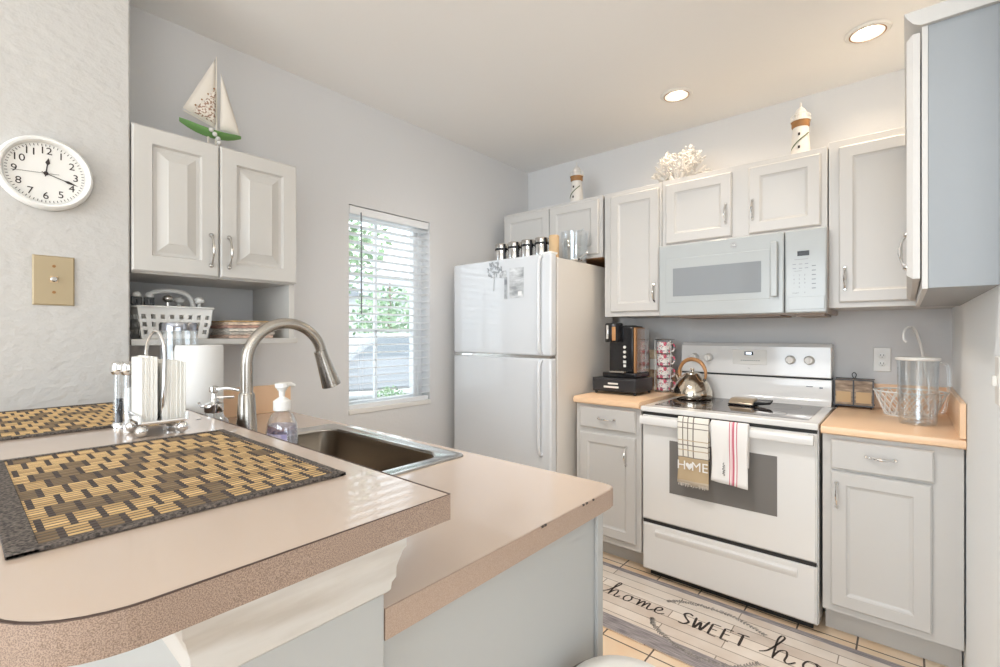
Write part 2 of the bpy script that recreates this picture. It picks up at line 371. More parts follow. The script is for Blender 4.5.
# ------------------------------------------------------------------ cabinet hardware and doors
def pull_mb(L=.1, out=.028, vertical=True, r=.0045):
    b = MB(); pts = []
    for i in range(13):
        t = i/12; pts.append((0, -out*math.sin(PI*t)**.6 if 0 < t < 1 else 0, (t-.5)*L))
    rr = [r*(1.5 if i in (0, 12) else (.8 if i in (2, 3, 9, 10) else 1.25 if 5 <= i <= 7 else 1)) for i in range(13)]
    b.tube(pts, rr, 8)
    for s in (-1, 1): b.lathe([(.009, 0), (.008, -.004), (.004, -.009)], (0, 0, s*L/2), 10, 'y')
    if not vertical: b.xf(RY(PI/2))
    return b
R_BACK = [(0, .006), (.006, 0), (.052, 0), (.058, .006), (.066, .009)]
R_FOIL = [(0, .006), (.006, 0), (.058, 0), (.063, .013), (.074, .013), (.104, .001), (.106, -.001)]
R_SLAB = [(0, .006), (.006, 0)]
def add_door(par, x0, x1, z0, z1, y0, rings, m='white', name='door', handle=None, vert=True, hlen=.1, th=.018, hout=.028):
    d = MB().door(x0, x1, z0, z1, y0, th, rings).build(name, m, par, angle=20)
    if handle:
        h = pull_mb(hlen, hout, vertical=vert).xf(T(handle[0], y0, handle[1])).build('handle', 'nickel' if hlen > .11 else 'chrome', d)
    return d
# above-fridge cabinet
cb = thing('wall_cabinet', 'white two-door wall cabinet high above the refrigerator', 'cabinet', (-1.89, 2.72, 1.79))
MB().box(-.41, .415, 0, .42, 0, .395).build('body', 'white', cb, bevel=.002)
MB().box(-.405, .41, .01, .41, -.006, 0).build('underside', 'rawwood', cb)
add_door(cb, -.39, .008, .022, .375, -.019, R_BACK)
add_door(cb, .014, .392, .022, .375, -.019, R_BACK, handle=(.04, .1))
cb = thing('wall_cabinet', 'tall narrow single-door wall cabinet above the coffee maker', 'cabinet', (-1.27, 2.72, 1.405))
MB().box(-.19, .18, 0, .42, 0, .78).build('body', 'white', cb, bevel=.002)
add_door(cb, -.145, .168, .028, .752, -.019, R_BACK, handle=(.142, .135))
cb = thing('wall_cabinet', 'short two-door wall cabinet directly above the microwave', 'cabinet', (-.687, 2.72, 1.80))
MB().box(-.4, .4, 0, .42, 0, .39).build('body', 'white', cb, bevel=.002)
add_door(cb, -.375, -.02, .018, .36, -.019, R_BACK, handle=(-.048, .14))
add_door(cb, .062, .375, .018, .36, -.019, R_BACK, handle=(.082, .14))
cb = thing('wall_cabinet', 'wide single-door wall cabinet right of the microwave, above outlet', 'cabinet', (-.06, 2.72, 1.42))
MB().box(-.222, .222, 0, .42, 0, .785).build('body', 'white', cb, bevel=.002)
add_door(cb, -.182, .19, .024, .75, -.019, R_BACK, handle=(-.158, .135))
# right side cabinet, faces -X
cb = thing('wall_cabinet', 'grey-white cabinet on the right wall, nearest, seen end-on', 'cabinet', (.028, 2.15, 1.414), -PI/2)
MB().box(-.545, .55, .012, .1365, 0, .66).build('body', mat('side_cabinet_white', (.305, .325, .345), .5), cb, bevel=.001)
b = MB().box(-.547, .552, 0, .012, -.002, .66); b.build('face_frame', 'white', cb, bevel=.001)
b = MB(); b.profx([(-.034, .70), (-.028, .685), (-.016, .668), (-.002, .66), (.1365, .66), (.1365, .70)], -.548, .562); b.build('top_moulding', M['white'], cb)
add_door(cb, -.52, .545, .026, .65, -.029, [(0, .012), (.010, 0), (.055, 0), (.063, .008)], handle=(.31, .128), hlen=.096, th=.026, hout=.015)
# left wall cabinet with open shelf, faces +X
cb = thing('wall_cabinet', 'white two-door wall cabinet with open shelf below, left wall', 'cabinet', (XC-.02, .69, 1.28), PI/2)
MB().box(-.285, .285, 0, .375, .23, .745).build('body', 'foil', cb, bevel=.002)
add_door(cb, -.288, -.017, .235, .742, -.02, R_FOIL, 'foil', handle=(-.045, .335), hlen=.115)
add_door(cb, -.013, .288, .235, .742, -.02, R_FOIL, 'foil', handle=(.018, .335), hlen=.115)
MB().box(-.285, .30, 0, .375, -.022, 0).build('shelf', 'foil', cb, bevel=.002)
MB().box(.262, .285, .0, .375, 0, .23).build('side_panel', 'foil', cb)

# ------------------------------------------------------------------ base cabinets and back counters
cb = thing('base_cabinet', 'white base cabinet with one drawer and door left of range', 'cabinet', (-1.29, 2.44, 0))
MB().box(-.205, .2, 0, .69, .11, .89).build('body', 'white', cb, bevel=.002)
MB().box(-.205, .2, .1, .69, 0, .11).build('toe_kick', 'white', cb)
add_door(cb, -.175, .172, .755, .875, -.019, R_SLAB, name='drawer', handle=(0, .815), vert=False)
add_door(cb, -.175, .172, .15, .727, -.019, R_BACK, handle=(.12, .625))
cb = thing('base_cabinet', 'white base cabinet with one drawer and door right of range', 'cabinet', (-.08, 2.44, 0))
MB().box(-.195, .24, 0, .69, .125, .875).build('body', 'white', cb, bevel=.002)
MB().box(-.195, .24, .1, .69, 0, .125).build('toe_kick', 'white', cb)
add_door(cb, -.165, .158, .733, .855, -.019, R_SLAB, name='drawer', handle=(-.0, .80), vert=False, hlen=.09)
add_door(cb, -.165, .152, .158, .722, -.019, R_BACK, handle=(-.143, .625))
def back_counter(label, x0, x1, z, side=False):
    o = thing('countertop', label, 'countertop', ((x0+x1)/2, 2.40, z))
    w_ = (x1-x0)/2
    MB().profx([(.02, -.04), (.003, -.033), (0, -.02), (.003, -.006), (.02, 0), (.745, 0), (.745, -.04)], -w_, w_).build('slab', 'lamback', o)
    MB().box(-w_, w_, .725, .745, 0, .125).build('backsplash', 'lamback', o, bevel=.002)
    if side:
        MB().box(w_-.018, w_, .004, .725, 0, .13).build('side_splash', 'lamback', o, bevel=.002)
back_counter('peach laminate countertop under the coffee maker', -1.495, -1.088, .932)
back_counter('peach laminate countertop right of range, under the wire basket', -.277, .163, .915, True)

# ------------------------------------------------------------------ refrigerator
fr = thing('refrigerator', 'white top-freezer refrigerator in the corner by the window', 'refrigerator', (-1.9275, 2.22, 0))
MB().box(-.392, .394, .07, .75, .03, 1.742).build('body', 'fridgeside', fr, bevel=.004)
MB().box(-.39, .39, .04, .07, .03, .10).build('kick_grille', 'print', fr)
b = MB().box(-.397, .397, 0, .06, 1.172, 1.76).build('freezer_door', 'fridge', fr, bevel=.012, seg=4)
b = MB().box(-.397, .397, 0, .06, .11, 1.156).build('fridge_door', 'fridge', fr, bevel=.012, seg=4)
MB().box(-.385, .385, .012, .07, .1, 1.75).build('gasket', M['nickel'], fr)
MB().box(.33, .394, .01, .075, 1.758, 1.770).build('hinge_cover', 'plastic', fr, bevel=.004)
MB().box(-.395, -.23, .004, .06, 1.158, 1.170).build('hinge', 'chrome', fr)
for z0, z1 in ((1.185, 1.745), (.60, 1.145)):
    pts = [(.332, 0, z0), (.330, -.022, z0+.02), (.330, -.028, z0+.1), (.330, -.028, (z0+z1)/2), (.330, -.028, z1-.1), (.330, -.022, z1-.02), (.332, 0, z1)]
    MB().tube(spline(pts, 5), .011, 10, flat=1.0).build('handle', 'fridge', fr)

# ------------------------------------------------------------------ range
rg = thing('range', 'white electric range with glass cooktop between base cabinets', 'range', (-.684, 2.42, 0))
MB().box(-.396, .396, .03, .69, .04, .885).build('body', 'enamel', rg, bevel=.003)
MB().box(-.37, .37, .06, .6, 0, .04).build('base', 'gap', rg)
MB().box(-.398, .398, -.012, .70, .886, .914).build('cooktop', 'enamel', rg, bevel=.006, seg=3)
ct = MB().box(-.352, .352, .07, .57, .9135, .9155).build('glass_surface', 'glasstop', rg)
for x, y, r in ((-.19, .19, .1), (.17, .2, .075), (-.19, .44, .075), (.17, .44, .1)):
    MB().lathe([(r, .9157), (r+.002, .9159), (r+.004, .9157)], (x, y, 0), 40, cap=False).build('burner_ring', 'print', rg)
MB().door(-.392, .392, .312, .868, -.0, .028, [(0, .008), (.008, 0), (.05, 0)]).build('oven_door', 'enamel', rg, angle=20)
od = rg.children[-1]
MB().box(-.245, .242, -.003, .004, .478, .748).build('oven_window', 'ovenglass', od, bevel=.001)
MB().box(-.39, .39, .005, .03, .869, .885).build('door_gap', 'gap', rg)
MB().box(-.388, .388, .004, .03, .296, .312).build('drawer_gap', 'gap', rg)
d = MB().door(-.392, .392, .045, .297, 0, .028, [(0, .01), (.01, 0)]).build('storage_drawer', 'enamel', rg, angle=20)
MB().profx([(.002, .27), (-.012, .262), (-.012, .252), (.002, .225)], -.32, .32).build('drawer_grip', 'enamel', d, bevel=.002)
b = MB(); b.profx([(-.052, .826), (-.056, .85), (-.05, .866), (-.036, .869), (-.03, .86), (-.03, .832), (-.038, .824)], -.385, .385)
for s in (-1, 1): b.box(s*.37-.012, s*.37+.012, -.036, .002, .832, .864)
b.build('oven_handle', 'enamel', rg, bevel=.002)
# backguard
b = MB().profx([(.575, .914), (.60, .945), (.605, 1.052), (.70, 1.052), (.70, .914)], -.402, .384).build('vent_riser', 'enamel', rg, bevel=.003)
MB().box(-.400, .380, .612, .70, 1.05, 1.064).build('backguard_gap', 'gap', rg)
bgd = MB().profx([(.602, 1.062), (.612, 1.225), (.63, 1.245), (.70, 1.245), (.70, 1.062)], -.402, .382).build('backguard', 'enamel', rg, bevel=.004)
b = MB(); b.box(-.10, .08, .603, .608, 1.12, 1.205); b.build('clock_panel', 'ivory', bgd, bevel=.002)
MB().box(-.035, .01, .600, .606, 1.175, 1.195).build('clock_display', 'black', bgd)
MB().box(-.027, .002, .5985, .6, 1.179, 1.191).build('clock_digits', 'led', bgd)
b = MB()
for i in range(9): x = -.055+i*.0115; b.box(x, x+.007, .6, .602, 1.142, 1.1455)
b.text('~', .02, T(-.012, .603, 1.10) @ TXT)
b.box(.27, .30, .5995, .6015, 1.012, 1.016); b.box(.33, .345, .5995, .6015, 1.006, 1.014)
b.build('control_print', 'print', bgd)
for x in (-.318, -.235, .196, .284):
    k = MB().lathe([(.024, .604), (.024, .592), (.021, .588), (.019, .572), (.017, .57)], (x, 0, 1.155), 24, 'y')
    k.box(x-.004, x+.004, .562, .572, 1.137, 1.173)
    k.build('knob', 'ivory', bgd)

# towels over the oven handle
def towel(name, label, x0, x1, ztop, zbot, col, seed):
    rnd = random.Random(seed)
    t = thing(name, label, 'towel', ((x0+x1)/2, 2.36, zbot)); w_ = (x1-x0)/2; nx, rows = 20, []
    prof = [(.014, ztop-.20), (.014, ztop-.03), (.010, ztop-.004), (0, ztop+.004), (-.002, ztop+.004), (-.008, ztop-.004)] + [(-.010-.004*math.sin(i*.5), ztop-.01-(ztop-.01-zbot)*i/14) for i in range(1, 15)]
    vs = []; fs = []
    for y, z in prof:
        for i in range(nx+1):
            u = -1+2*i/nx; vs.append((u*w_*(1-.02*math.sin(z*20)), y-.003*math.sin(u*5+seed)*min(1, (ztop-z)*6) if y < 0 else y, z-zbot-.006*u*(1 if y < -.009 else 0)))
    for r in range(len(prof)-1):
        for i in range(nx): k = r*(nx+1)+i; fs.append((k, k+1, k+nx+2, k+nx+1))
    o = MB().add(vs, fs).build('cloth', col, t); m = o.modifiers.new('s', 'SOLIDIFY'); m.thickness = .0035; m.offset = 0
    return t
def towel_stripes(name, base, rules):
    m = mat(name, base, .9, bump=.3, bscale=300, bdist=.0005); nt = m.node_tree; bs = nt.nodes['Principled BSDF']
    tc = nt.nodes.new('ShaderNodeTexCoord'); sp = nt.nodes.new('ShaderNodeSeparateXYZ'); nt.links.new(tc.outputs['Object'], sp.inputs[0])
    prev = None
    for ax, lo, hi, colr in rules:
        g = nt.nodes.new('ShaderNodeMath'); g.operation = 'GREATER_THAN'; g.inputs[1].default_value = lo
        l = nt.nodes.new('ShaderNodeMath'); l.operation = 'LESS_THAN'; l.inputs[1].default_value = hi
        mu = nt.nodes.new('ShaderNodeMath'); mu.operation = 'MULTIPLY'
        nt.links.new(sp.outputs[ax], g.inputs[0]); nt.links.new(sp.outputs[ax], l.inputs[0]); nt.links.new(g.outputs[0], mu.inputs[0]); nt.links.new(l.outputs[0], mu.inputs[1])
        mx = nt.nodes.new('ShaderNodeMix'); mx.data_type = 'RGBA'; nt.links.new(mu.outputs[0], mx.inputs[0])
        if prev is None: mx.inputs[6].default_value = (*base, 1)
        else: nt.links.new(prev, mx.inputs[6])
        mx.inputs[7].default_value = (*colr, 1); prev = mx.outputs[2]
    nt.links.new(prev, bs.inputs['Base Color']); return m
gr = (.22, .19, .16); tn = (.50, .38, .24)
m1 = towel_stripes('plaid_towel', (.80, .77, .70), [('X', -.050, -.045, gr), ('X', -.026, -.021, gr), ('X', .0, .006, gr), ('Z', .30, .304, gr), ('Z', .274, .278, gr), ('Z', .19, .195, gr), ('Z', .214, .218, tn), ('Z', .166, .17, tn), ('Z', .02, .135, tn), ('Z', .131, .135, gr), ('Z', -1, .02, (.55, .47, .37))])
t1 = towel('dish_towel', 'plaid cream and tan HOME dish towel on the oven handle', -.860, -.716, .885, .562, m1, 1)
b = MB(); f = -.0185
b.text('H', .062, T(-.052, f, .093) @ TXT); b.text('ME', .062, T(.034, f, .093) @ TXT)
hp = [(0, -.019), (.010, -.007), (.017, .003), (.017, .011), (.011, .016), (.004, .014), (0, .008), (-.004, .014), (-.011, .016), (-.017, .011), (-.017, .003), (-.010, -.007)]
b.add([(x-.014, f, z+.093) for x, z in hp], [tuple(range(12))])
b.build('lettering', 'paper', t1)
b = MB()
for i in range(26): x = -.066+i*.0053; b.tube([(x, -.014, .008), (x+random.uniform(-.003, .003), -.014, -.006-random.random()*.006)], .0012, 4)
b.build('fringe', 'sail', t1)
rd = (.62, .16, .22)
m2 = towel_stripes('striped_towel', (.84, .82, .80), [('X', .0, .004, rd), ('X', .013, .022, rd), ('X', .031, .035, rd), ('X', .008, .0105, (.75, .4, .45))])
t2 = towel('dish_towel', 'white dish towel with thin red stripes on the oven handle', -.703, -.545, .885, .600, m2, 4)
b = MB(); pts = [(x*.001, z*.001) for x, z in ((0, 0), (5, 4), (-5, 10), (4, 14), (-4, 20), (6, 24), (-6, 30), (3, 36), (-4, 42), (5, 46), (-3, 52), (2, 60))]
b.tube([(-.022+p[0], -.0175, .04+p[1]) for p in spline([(x, z, 0) for x, z in pts], 5)], .0011, 5); b.build('lettering', 'ink', t2)

# ------------------------------------------------------------------ microwave
mw = thing('microwave', 'white over-the-range microwave under the short wall cabinet', 'microwave', (-.68, 2.65, 1.395))
MB().box(-.395, .398, .03, .45, .0, .405).build('case', mat('microwave_case', (.45, .40, .37), .4), mw, bevel=.004)
dr = MB().box(-.396, .226, -.006, .028, .004, .402).build('door', 'mw', mw, bevel=.007, seg=3)
MB().door(-.36, .168, .075, .325, -.0075, .004, [(0, .003), (.004, 0), (.03, 0)]).build('door_glass', 'mw', dr, angle=20)
MB().box(-.315, .127, -.0095, -.006, .112, .268).build('window', 'mwglass', dr)
MB().box(.172, .202, -.034, -.022, .085, .355).build('handle', 'mw', dr, bevel=.005, seg=3)
MB().box(.178, .197, -.024, -.004, .095, .12).build('handle_mount', 'mw', dr); MB().box(.178, .197, -.024, -.004, .32, .345).build('handle_mount', 'mw', dr)
pn = MB().box(.230, .398, -.006, .028, .004, .402).build('control_panel', 'mw', mw, bevel=.007, seg=3)
bd = MB().cyl(.017, -.009, -.006, (.0, 0, .362), 28, 'y').build('badge', mat('badge_grey', (.30, .31, .32), .3, .3), dr)
b = MB().text('GE', .016, T(0, -.0095, .362) @ TXT); b.lathe([(.0135, -.0098), (.0145, -.0098)], (0, 0, .362), 28, 'y', cap=False); b.build('badge_lettering', 'ivory', dr)
MB().box(.282, .33, -.0085, -.006, .275, .298).build('display', 'black', pn)
b = MB()
for r in range(4):
    for c in range(3):
        s_ = '123456789*0#'[r*3+c] if r < 3 else ('0' if c == 1 else '-'); b.text(s_, .011, T(.268+c*.022, -.0065, .183-r*.019) @ TXT)
for r in range(6): b.box(.34, .356, -.0067, -.006, .222-r*.021, .226-r*.021)
for x in (.262, .288, .312): b.box(x, x+.014, -.0067, -.006, .235, .2375); b.box(x, x+.014, -.0067, -.006, .215, .2175)
b.box(.27, .325, -.0067, -.006, .258, .2595); b.box(.268, .30, -.0067, -.006, .203, .2045); b.text('START', .009, T(.275, -.0065, .098) @ TXT); b.text('II', .009, T(.312, -.0065, .1) @ TXT)
b.build('key_print', 'print', pn)
MB().box(.245, .39, -.009, -.006, .02, .08).build('open_button', 'mw', pn, bevel=.002)
b = MB().box(-.30, .20, .06, .36, -.008, 0); b.box(.27, .385, .05, .3, -.012, 0); b.build('vent_filter', mat('vent_grey', (.30, .24, .20), .6), mw)

# ------------------------------------------------------------------ peninsula
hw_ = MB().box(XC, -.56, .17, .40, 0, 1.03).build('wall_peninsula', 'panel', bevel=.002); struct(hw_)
b = MB(); prof = [(.0, .937), (.003, .94), (.004, .95), (.008, .957), (.0085, .972), (.015, .995), (.018, 1.0), (.0185, 1.012), (.019, 1.0325)]
# moulding wraps the end of the half wall
def wrap(off, z): return [(-1.2, .17-off, z), (-.56+off, .17-off, z), (-.56+off, .40+off, z), (-.80, .40+off, z)]
vs = []; 
for off, z in prof: vs += wrap(off+.001, z)
fs = []
for i in range(len(prof)-1):
    for k in range(3): fs.append((i*4+k, i*4+k+1, (i+1)*4+k+1, (i+1)*4+k))
o = struct(b.add(vs, fs).build('trim_1', 'mould', angle=50)); m = o.modifiers.new('s', 'SOLIDIFY'); m.thickness = .004
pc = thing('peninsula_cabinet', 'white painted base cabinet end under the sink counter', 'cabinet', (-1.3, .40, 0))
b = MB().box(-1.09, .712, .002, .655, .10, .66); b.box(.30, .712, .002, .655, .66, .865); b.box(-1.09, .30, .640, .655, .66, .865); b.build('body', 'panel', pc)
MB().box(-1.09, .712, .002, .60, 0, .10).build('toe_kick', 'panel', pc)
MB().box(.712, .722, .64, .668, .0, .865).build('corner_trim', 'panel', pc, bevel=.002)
# lower countertop with sink cut-out
LX0, LX1, LY0, LY1, LZ = XW, -.563, .402, 1.112, .91
SX0, SX1, SY0, SY1 = -1.80, -1.10, .645, 1.035
lc = thing('countertop', 'peach laminate countertop holding the stainless sink', 'countertop', (0, 0, LZ))
b = MB()
corner = [(LX1-.035, LY1), (LX1-.015, LY1-.006), (LX1-.004, LY1-.018), (LX1, LY1-.04)]
b.box(LX0, SX0, LY0, LY1, -.045, 0); b.box(SX0, SX1, LY0, SY0, -.045, 0); b.box(SX0, SX1, SY1, LY1, -.045, 0)
b.prism([(SX1, LY0), (LX1, LY0), corner[3], corner[2], corner[1], corner[0], (SX1, LY1)], -.045, 0)
b.build('slab', 'laminate', lc)
def band(path, t, z0, z1, name, m, par):
    b = MB(); n = len(path); P = [Vector(p) for p in path]; out = []
    for i in range(n):
        tt = (P[min(i+1, n-1)]-P[max(i-1, 0)]).normalized(); out.append(P[i]+Vector((tt.y, -tt.x))*t)
    for i in range(n-1):
        b.m = 0
        a, c, d, e = P[i], P[i+1], out[i+1], out[i]
        b.add([(a.x, a.y, z0), (c.x, c.y, z0), (d.x, d.y, z0), (e.x, e.y, z0), (a.x, a.y, z1), (c.x, c.y, z1), (d.x, d.y, z1), (e.x, e.y, z1)],
              [(0, 1, 2, 3), (4, 7, 6, 5), (3, 2, 6, 7), (0, 4, 5, 1), (0, 3, 7, 4), (1, 5, 6, 2)])
    return b.build(name, m, par)
band([(LX1, LY0), (LX1, LY1-.04), corner[2], corner[1], corner[0], (LX0+.3, LY1)], .0025, -.046, -.001, 'edge_band', 'edge2', lc)
MB().box(XW, XW+.018, LY0+.0, LY1+.02, 0, .135).build('backsplash', 'lamback', lc, bevel=.002)
b = MB()
for y in (.78, .79, .94, .955, .985): b.box(LX1+.0005, LX1+.003, y, y+.008, -.0045, -.0005)
b.build('edge_chips', 'ink', lc)
# bar top
bt = thing('bar_top', 'raised peach bar countertop with speckled edge in foreground', 'countertop', (0, 0, 1.033))
BX = -.4995; BY0 = .018; BY1 = .467; r = .095
cpts = [(BX-r+r*math.sin(a*PI/20), BY0+r-r*math.cos(a*PI/20)) for a in range(0, 11)]
outline = [(XC, BY0)]+cpts+[(BX, BY1), (XC, BY1)]
MB().prism(outline, 0, .036).build('slab', 'laminate', bt)
band(outline[:-1]+[(XC, BY1)], .003, -.001, .0355, 'edge_band', 'edge', bt)
band(outline[:-1]+[(XC, BY1)], .0032, .0354, .0364, 'edge_seam', 'seam', bt)
MB().cyl(.006, .036, .0364, (-1.445, .436, 0), 12).build('drill_hole', 'gap', bt)

# ------------------------------------------------------------------ sink and faucet
sk = thing('sink', 'stainless steel drop-in sink set in the lower counter', 'sink', (0, 0, LZ))
b = MB()
def rr(x0, x1, y0, y1, r, z, n=5):
    out = []
    for cx, cy, a0 in ((x1-r, y0+r, -90), (x1-r, y1-r, 0), (x0+r, y1-r, 90), (x0+r, y0+r, 180)):
        for i in range(n+1):
            a = math.radians(a0+90*i/n); out.append((cx+r*math.cos(a), cy+r*math.sin(a), z))
    return out
loops = [rr(-1.87, -1.062, .50, 1.075, .03, .0005), rr(-1.868, -1.064, .502, 1.073, .03, .005), rr(-1.855, -1.077, .515, 1.06, .03, .006), rr(-1.85, -1.082, .52, 1.055, .03, .003),
         rr(-1.80, -1.118, .655, 1.026, .06, .003), rr(-1.795, -1.123, .66, 1.021, .06, -.004), rr(-1.785, -1.135, .672, 1.01, .055, -.17), rr(-1.765, -1.16, .695, .985, .05, -.185)]
vs = sum(loops, []); n = 24; fs = []
fr_ = []
for i in range(len(loops)-1):
    for k in range(n): (fr_ if i < 5 else fs).append((i*n+k, i*n+(k+1) % n, (i+1)*n+(k+1) % n, (i+1)*n+k))
fs.append(tuple((len(loops)-1)*n+k for k in range(n)))
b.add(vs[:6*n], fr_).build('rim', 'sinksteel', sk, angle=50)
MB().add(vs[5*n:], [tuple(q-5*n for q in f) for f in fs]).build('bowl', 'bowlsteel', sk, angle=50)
MB().lathe([(.045, -.186), (.045, -.182), (.03, -.184), (.01, -.184)], (-1.45, .84, 0), 24).build('drain', 'chrome', sk)
fc = thing('kitchen_faucet', 'tall brushed gooseneck pull-down faucet behind the bar', 'faucet', (-1.450, .560, LZ+.0062))
MB().lathe([(.034, 0), (.034, .012), (.031, .05), (.027, .11), (.0215, .205), (.0185, .212)], seg=28).build('base', 'steel', fc)
pts = [(0, 0, .20), (0, 0, .285)]; R = .117
for i in range(0, 15): a = PI-PI*.93*i/14; pts.append((0, R+R*math.cos(a), .298+R*math.sin(a)*1.0))
MB().tube(spline(pts, 3), .0165, 18).build('neck', 'steel', fc)
e = Vector(pts[-1]); d = (Vector(pts[-1])-Vector(pts[-2])).normalized()
d = Vector((0, .35, -1)).normalized(); q = Vector((0, 0, 1)).rotation_difference(d).to_matrix().to_4x4(); e = Vector((0, .229, .318))
MB().lathe([(.0175, -.01), (.018, .01), (.0195, .03), (.025, .095), (.0265, .112), (.020, .114)], seg=24).xf(T(*e) @ q @ Matrix.Diagonal((1.14, 1.14, 1, 1))).build('spray_head', 'steel', fc)
MB().box(-.006, .006, -.004, .004, .02, .05).xf(T(0, .215, .316) @ q).build('spray_button', 'black', fc, bevel=.001)
b = MB().tube([(.02, .012, .06), (.05, .035, .075), (.075, .05, .10)], [.010, .008, .007], 12); b.build('lever', 'steel', fc)
for n_ in (): pass

# hand soap
def at(u, v, D):   # a point seen at pixel (u,v) of the survey, D metres ahead
    l = (u-500)/473; a = math.radians(40.72)
    return (D*(-math.sin(a)+l*math.cos(a)), D*(math.cos(a)+l*math.sin(a)), 1.30-D*(v-333)/473)
x, y, z = at(282, 440, 1.235)
hs = thing('hand_soap_bottle', 'clear pump bottle of purple hand soap beside the faucet', 'soap bottle', (x, y, LZ+.0065), math.radians(0))
S = 1.0
prof = [(.034, 0), (.046, .008), (.049, .06), (.050, .125), (.046, .15), (.034, .172), (.018, .184), (.016, .19)]
MB().lathe(prof, seg=28, sy=.72).build('bottle', 'clear', hs)
MB().lathe([(.032, .003), (.043, .01), (.046, .06), (.047, .125), (.043, .145)], seg=28, sy=.72).build('soap', 'purple', hs)
b = MB().lathe([(.0165, .182), (.021, .184), (.021, .208), (.013, .214), (.007, .218), (.008, .232), (.013, .240), (.017, .244), (.017, .253), (.008, .256)], seg=20)
b.tube([(0, 0, .248), (0, .022, .25), (0, .034, .245)], [.008, .006, .004], 10); b.build('pump', 'plastic', hs)
b = MB(); b.m = 0
for k in range(7):
    a0 = -PI/2-.1+k*.2; a1 = a0+.2
    b.add([(.0500*math.cos(a0), .0500*.72*math.sin(a0), .06), (.0500*math.cos(a1), .0500*.72*math.sin(a1), .06), (.0508*math.cos(a1), .0508*.72*math.sin(a1), .128), (.0508*math.cos(a0), .0508*.72*math.sin(a0), .128)], [(0, 1, 2, 3)])
b.build('product_label', noise_mix(mat('soap_label', (.7, .7, .85), .5), (.50, .46, .78), (.86, .80, .88), 45, .4, .6, 2), hs)
x, y, z = at(265, 430, 1.44)
sp = MB().box(-.05, .05, -.03, .03, 0, .03).build('dish_sponge', 'pink', bevel=.006); sp.location = (x, y, LZ+.0062); sp.rotation_euler = (0, 0, .5)
tag(sp, 'small pink sponge on the sink ledge behind hand soap', 'sponge')
MB_ = MB

# glass soap dispenser with chrome pump
x, y, z = at(214, 405, 1.43)
sd = thing('glass_soap_dispenser', 'rounded clear glass dispenser with chrome pump before paper towels', 'soap dispenser', (x, y, LZ+.0065))
MB().lathe([(.025, 0), (.042, .01), (.047, .045), (.046, .085), (.038, .12), (.025, .138), (.022, .15)], seg=28).build('bottle', 'clear', sd)
b = MB().lathe([(.024, .146), (.026, .15), (.026, .172), (.012, .178), (.008, .19), (.008, .205), (.013, .208), (.013, .222), (.005, .226)], seg=20)
b.tube([(0, 0, .215), (.035, .03, .219), (.06, .05, .212)], [.007, .005, .004], 10); b.tube([(0, 0, .165), (-.03, -.025, .163), (-.035, -.03, .175)], .004, 8)
b.tube([(0, 0, .19), (.03, .045, .19)], .004, 8)
b.build('pump', 'chrome', sd)
MB().tube([(0, 0, .02), (0, 0, .15)], .003, 8).build('dip_tube', 'plastic', sd)

# paper towel holder and roll
x, y, z = at(199.5, 400, 1.61)
pt = thing('paper_towel_roll', 'white paper towel roll standing on its holder by clock wall', 'paper towels', (x, y, LZ+.0065))
b = MB().lathe([(.069, .012), (.0705, .02), (.0705, .337), (.068, .344), (.022, .342), (.022, .33)], seg=36); b.build('roll', 'paper', pt)
b = MB().cyl(.075, 0, .01); b.cyl(.006, .01, .338); b.build('stand', 'chrome', pt)
# tall clear canister
x, y, z = at(176, 400, 1.66)
x, y = -1.952, .527
cn = thing('glass_canister', 'tall clear glass canister with chrome lid behind the napkins', 'canister', (x, y, LZ))
MB().lathe([(.052, 0), (.056, .01), (.056, .40), (.054, .402), (.052, .404)], seg=36).build('jar', 'clear', cn)
MB().lathe([(.0585, .40), (.0585, .422), (.056, .428), (.02, .430)], seg=36).build('lid', mat('smoked_chrome', (.35, .36, .4), .12, 1), cn)
b = MB().box(-.035, .03, -.018, .018, .03, .33); b.box(.0, .035, .018, .034, .03, .28); b.build('contents', M['ivory'], cn, bevel=.01)
# napkin holder on the bar
nh = thing('napkin_holder', 'chrome napkin holder with loop handle on the bar', 'napkin holder', (-1.335, .313, 1.0695))
b = MB()
for s in (-.036, .042):
    for q in (.045, -.045): MB().ball(.0125, (q, s, .0125)).build('foot', 'chrome', nh)
b = MB().box(-.047, .047, -.038, .048, .022, .028); b.tube([(.049, -.038, .03), (.049, .048, .03)], .004, 8); b.tube([(-.049, -.038, .03), (-.049, .048, .03)], .004, 8)
for y in (-.0405, .0505): b.tube([(.049, y, .03), (.049, y, .045), (-.049, y, .045), (-.049, y, .03)], .003, 8)
b.build('tray', 'chrome', nh)
pts = [(.0, .004, .03), (.040, .004, .06), (.045, .007, .17), (.034, .006, .215), (.0, .0, .238), (-.032, -.006, .215), (-.046, -.008, .17), (-.046, -.008, .05), (0, -.0, .03)]
MB().tube(spline(pts, 6), .0035, 10).build('handle', 'chrome', nh)
for i, (yy, hh, lb) in enumerate(((-.021, .178, 'left stack of folded white napkins in the chrome holder'), (.0265, .168, 'right stack of folded white napkins in the chrome holder'))):
    nk = thing('napkin_stack', lb, 'napkins', (-1.335, .313+yy, 1.0980), 0, 'napkin stacks in the holder')
    b = MB(); nS = 8 if i == 0 else 12; hN = nS*.00385/2
    for k in range(nS):
        y0 = -hN+k*.00385; dz = random.uniform(-.0015, .0015); dx = random.uniform(-.0015, .0015)
        b.box(-.043+dx, .043+dx, y0, y0+.0039, .0005, hh-.028+dz-(abs(k-nS/2+.5)**3)*.00003*(1.6 if i == 0 else 1))
    b.build('folds', 'napkin', nk, bevel=.0012)
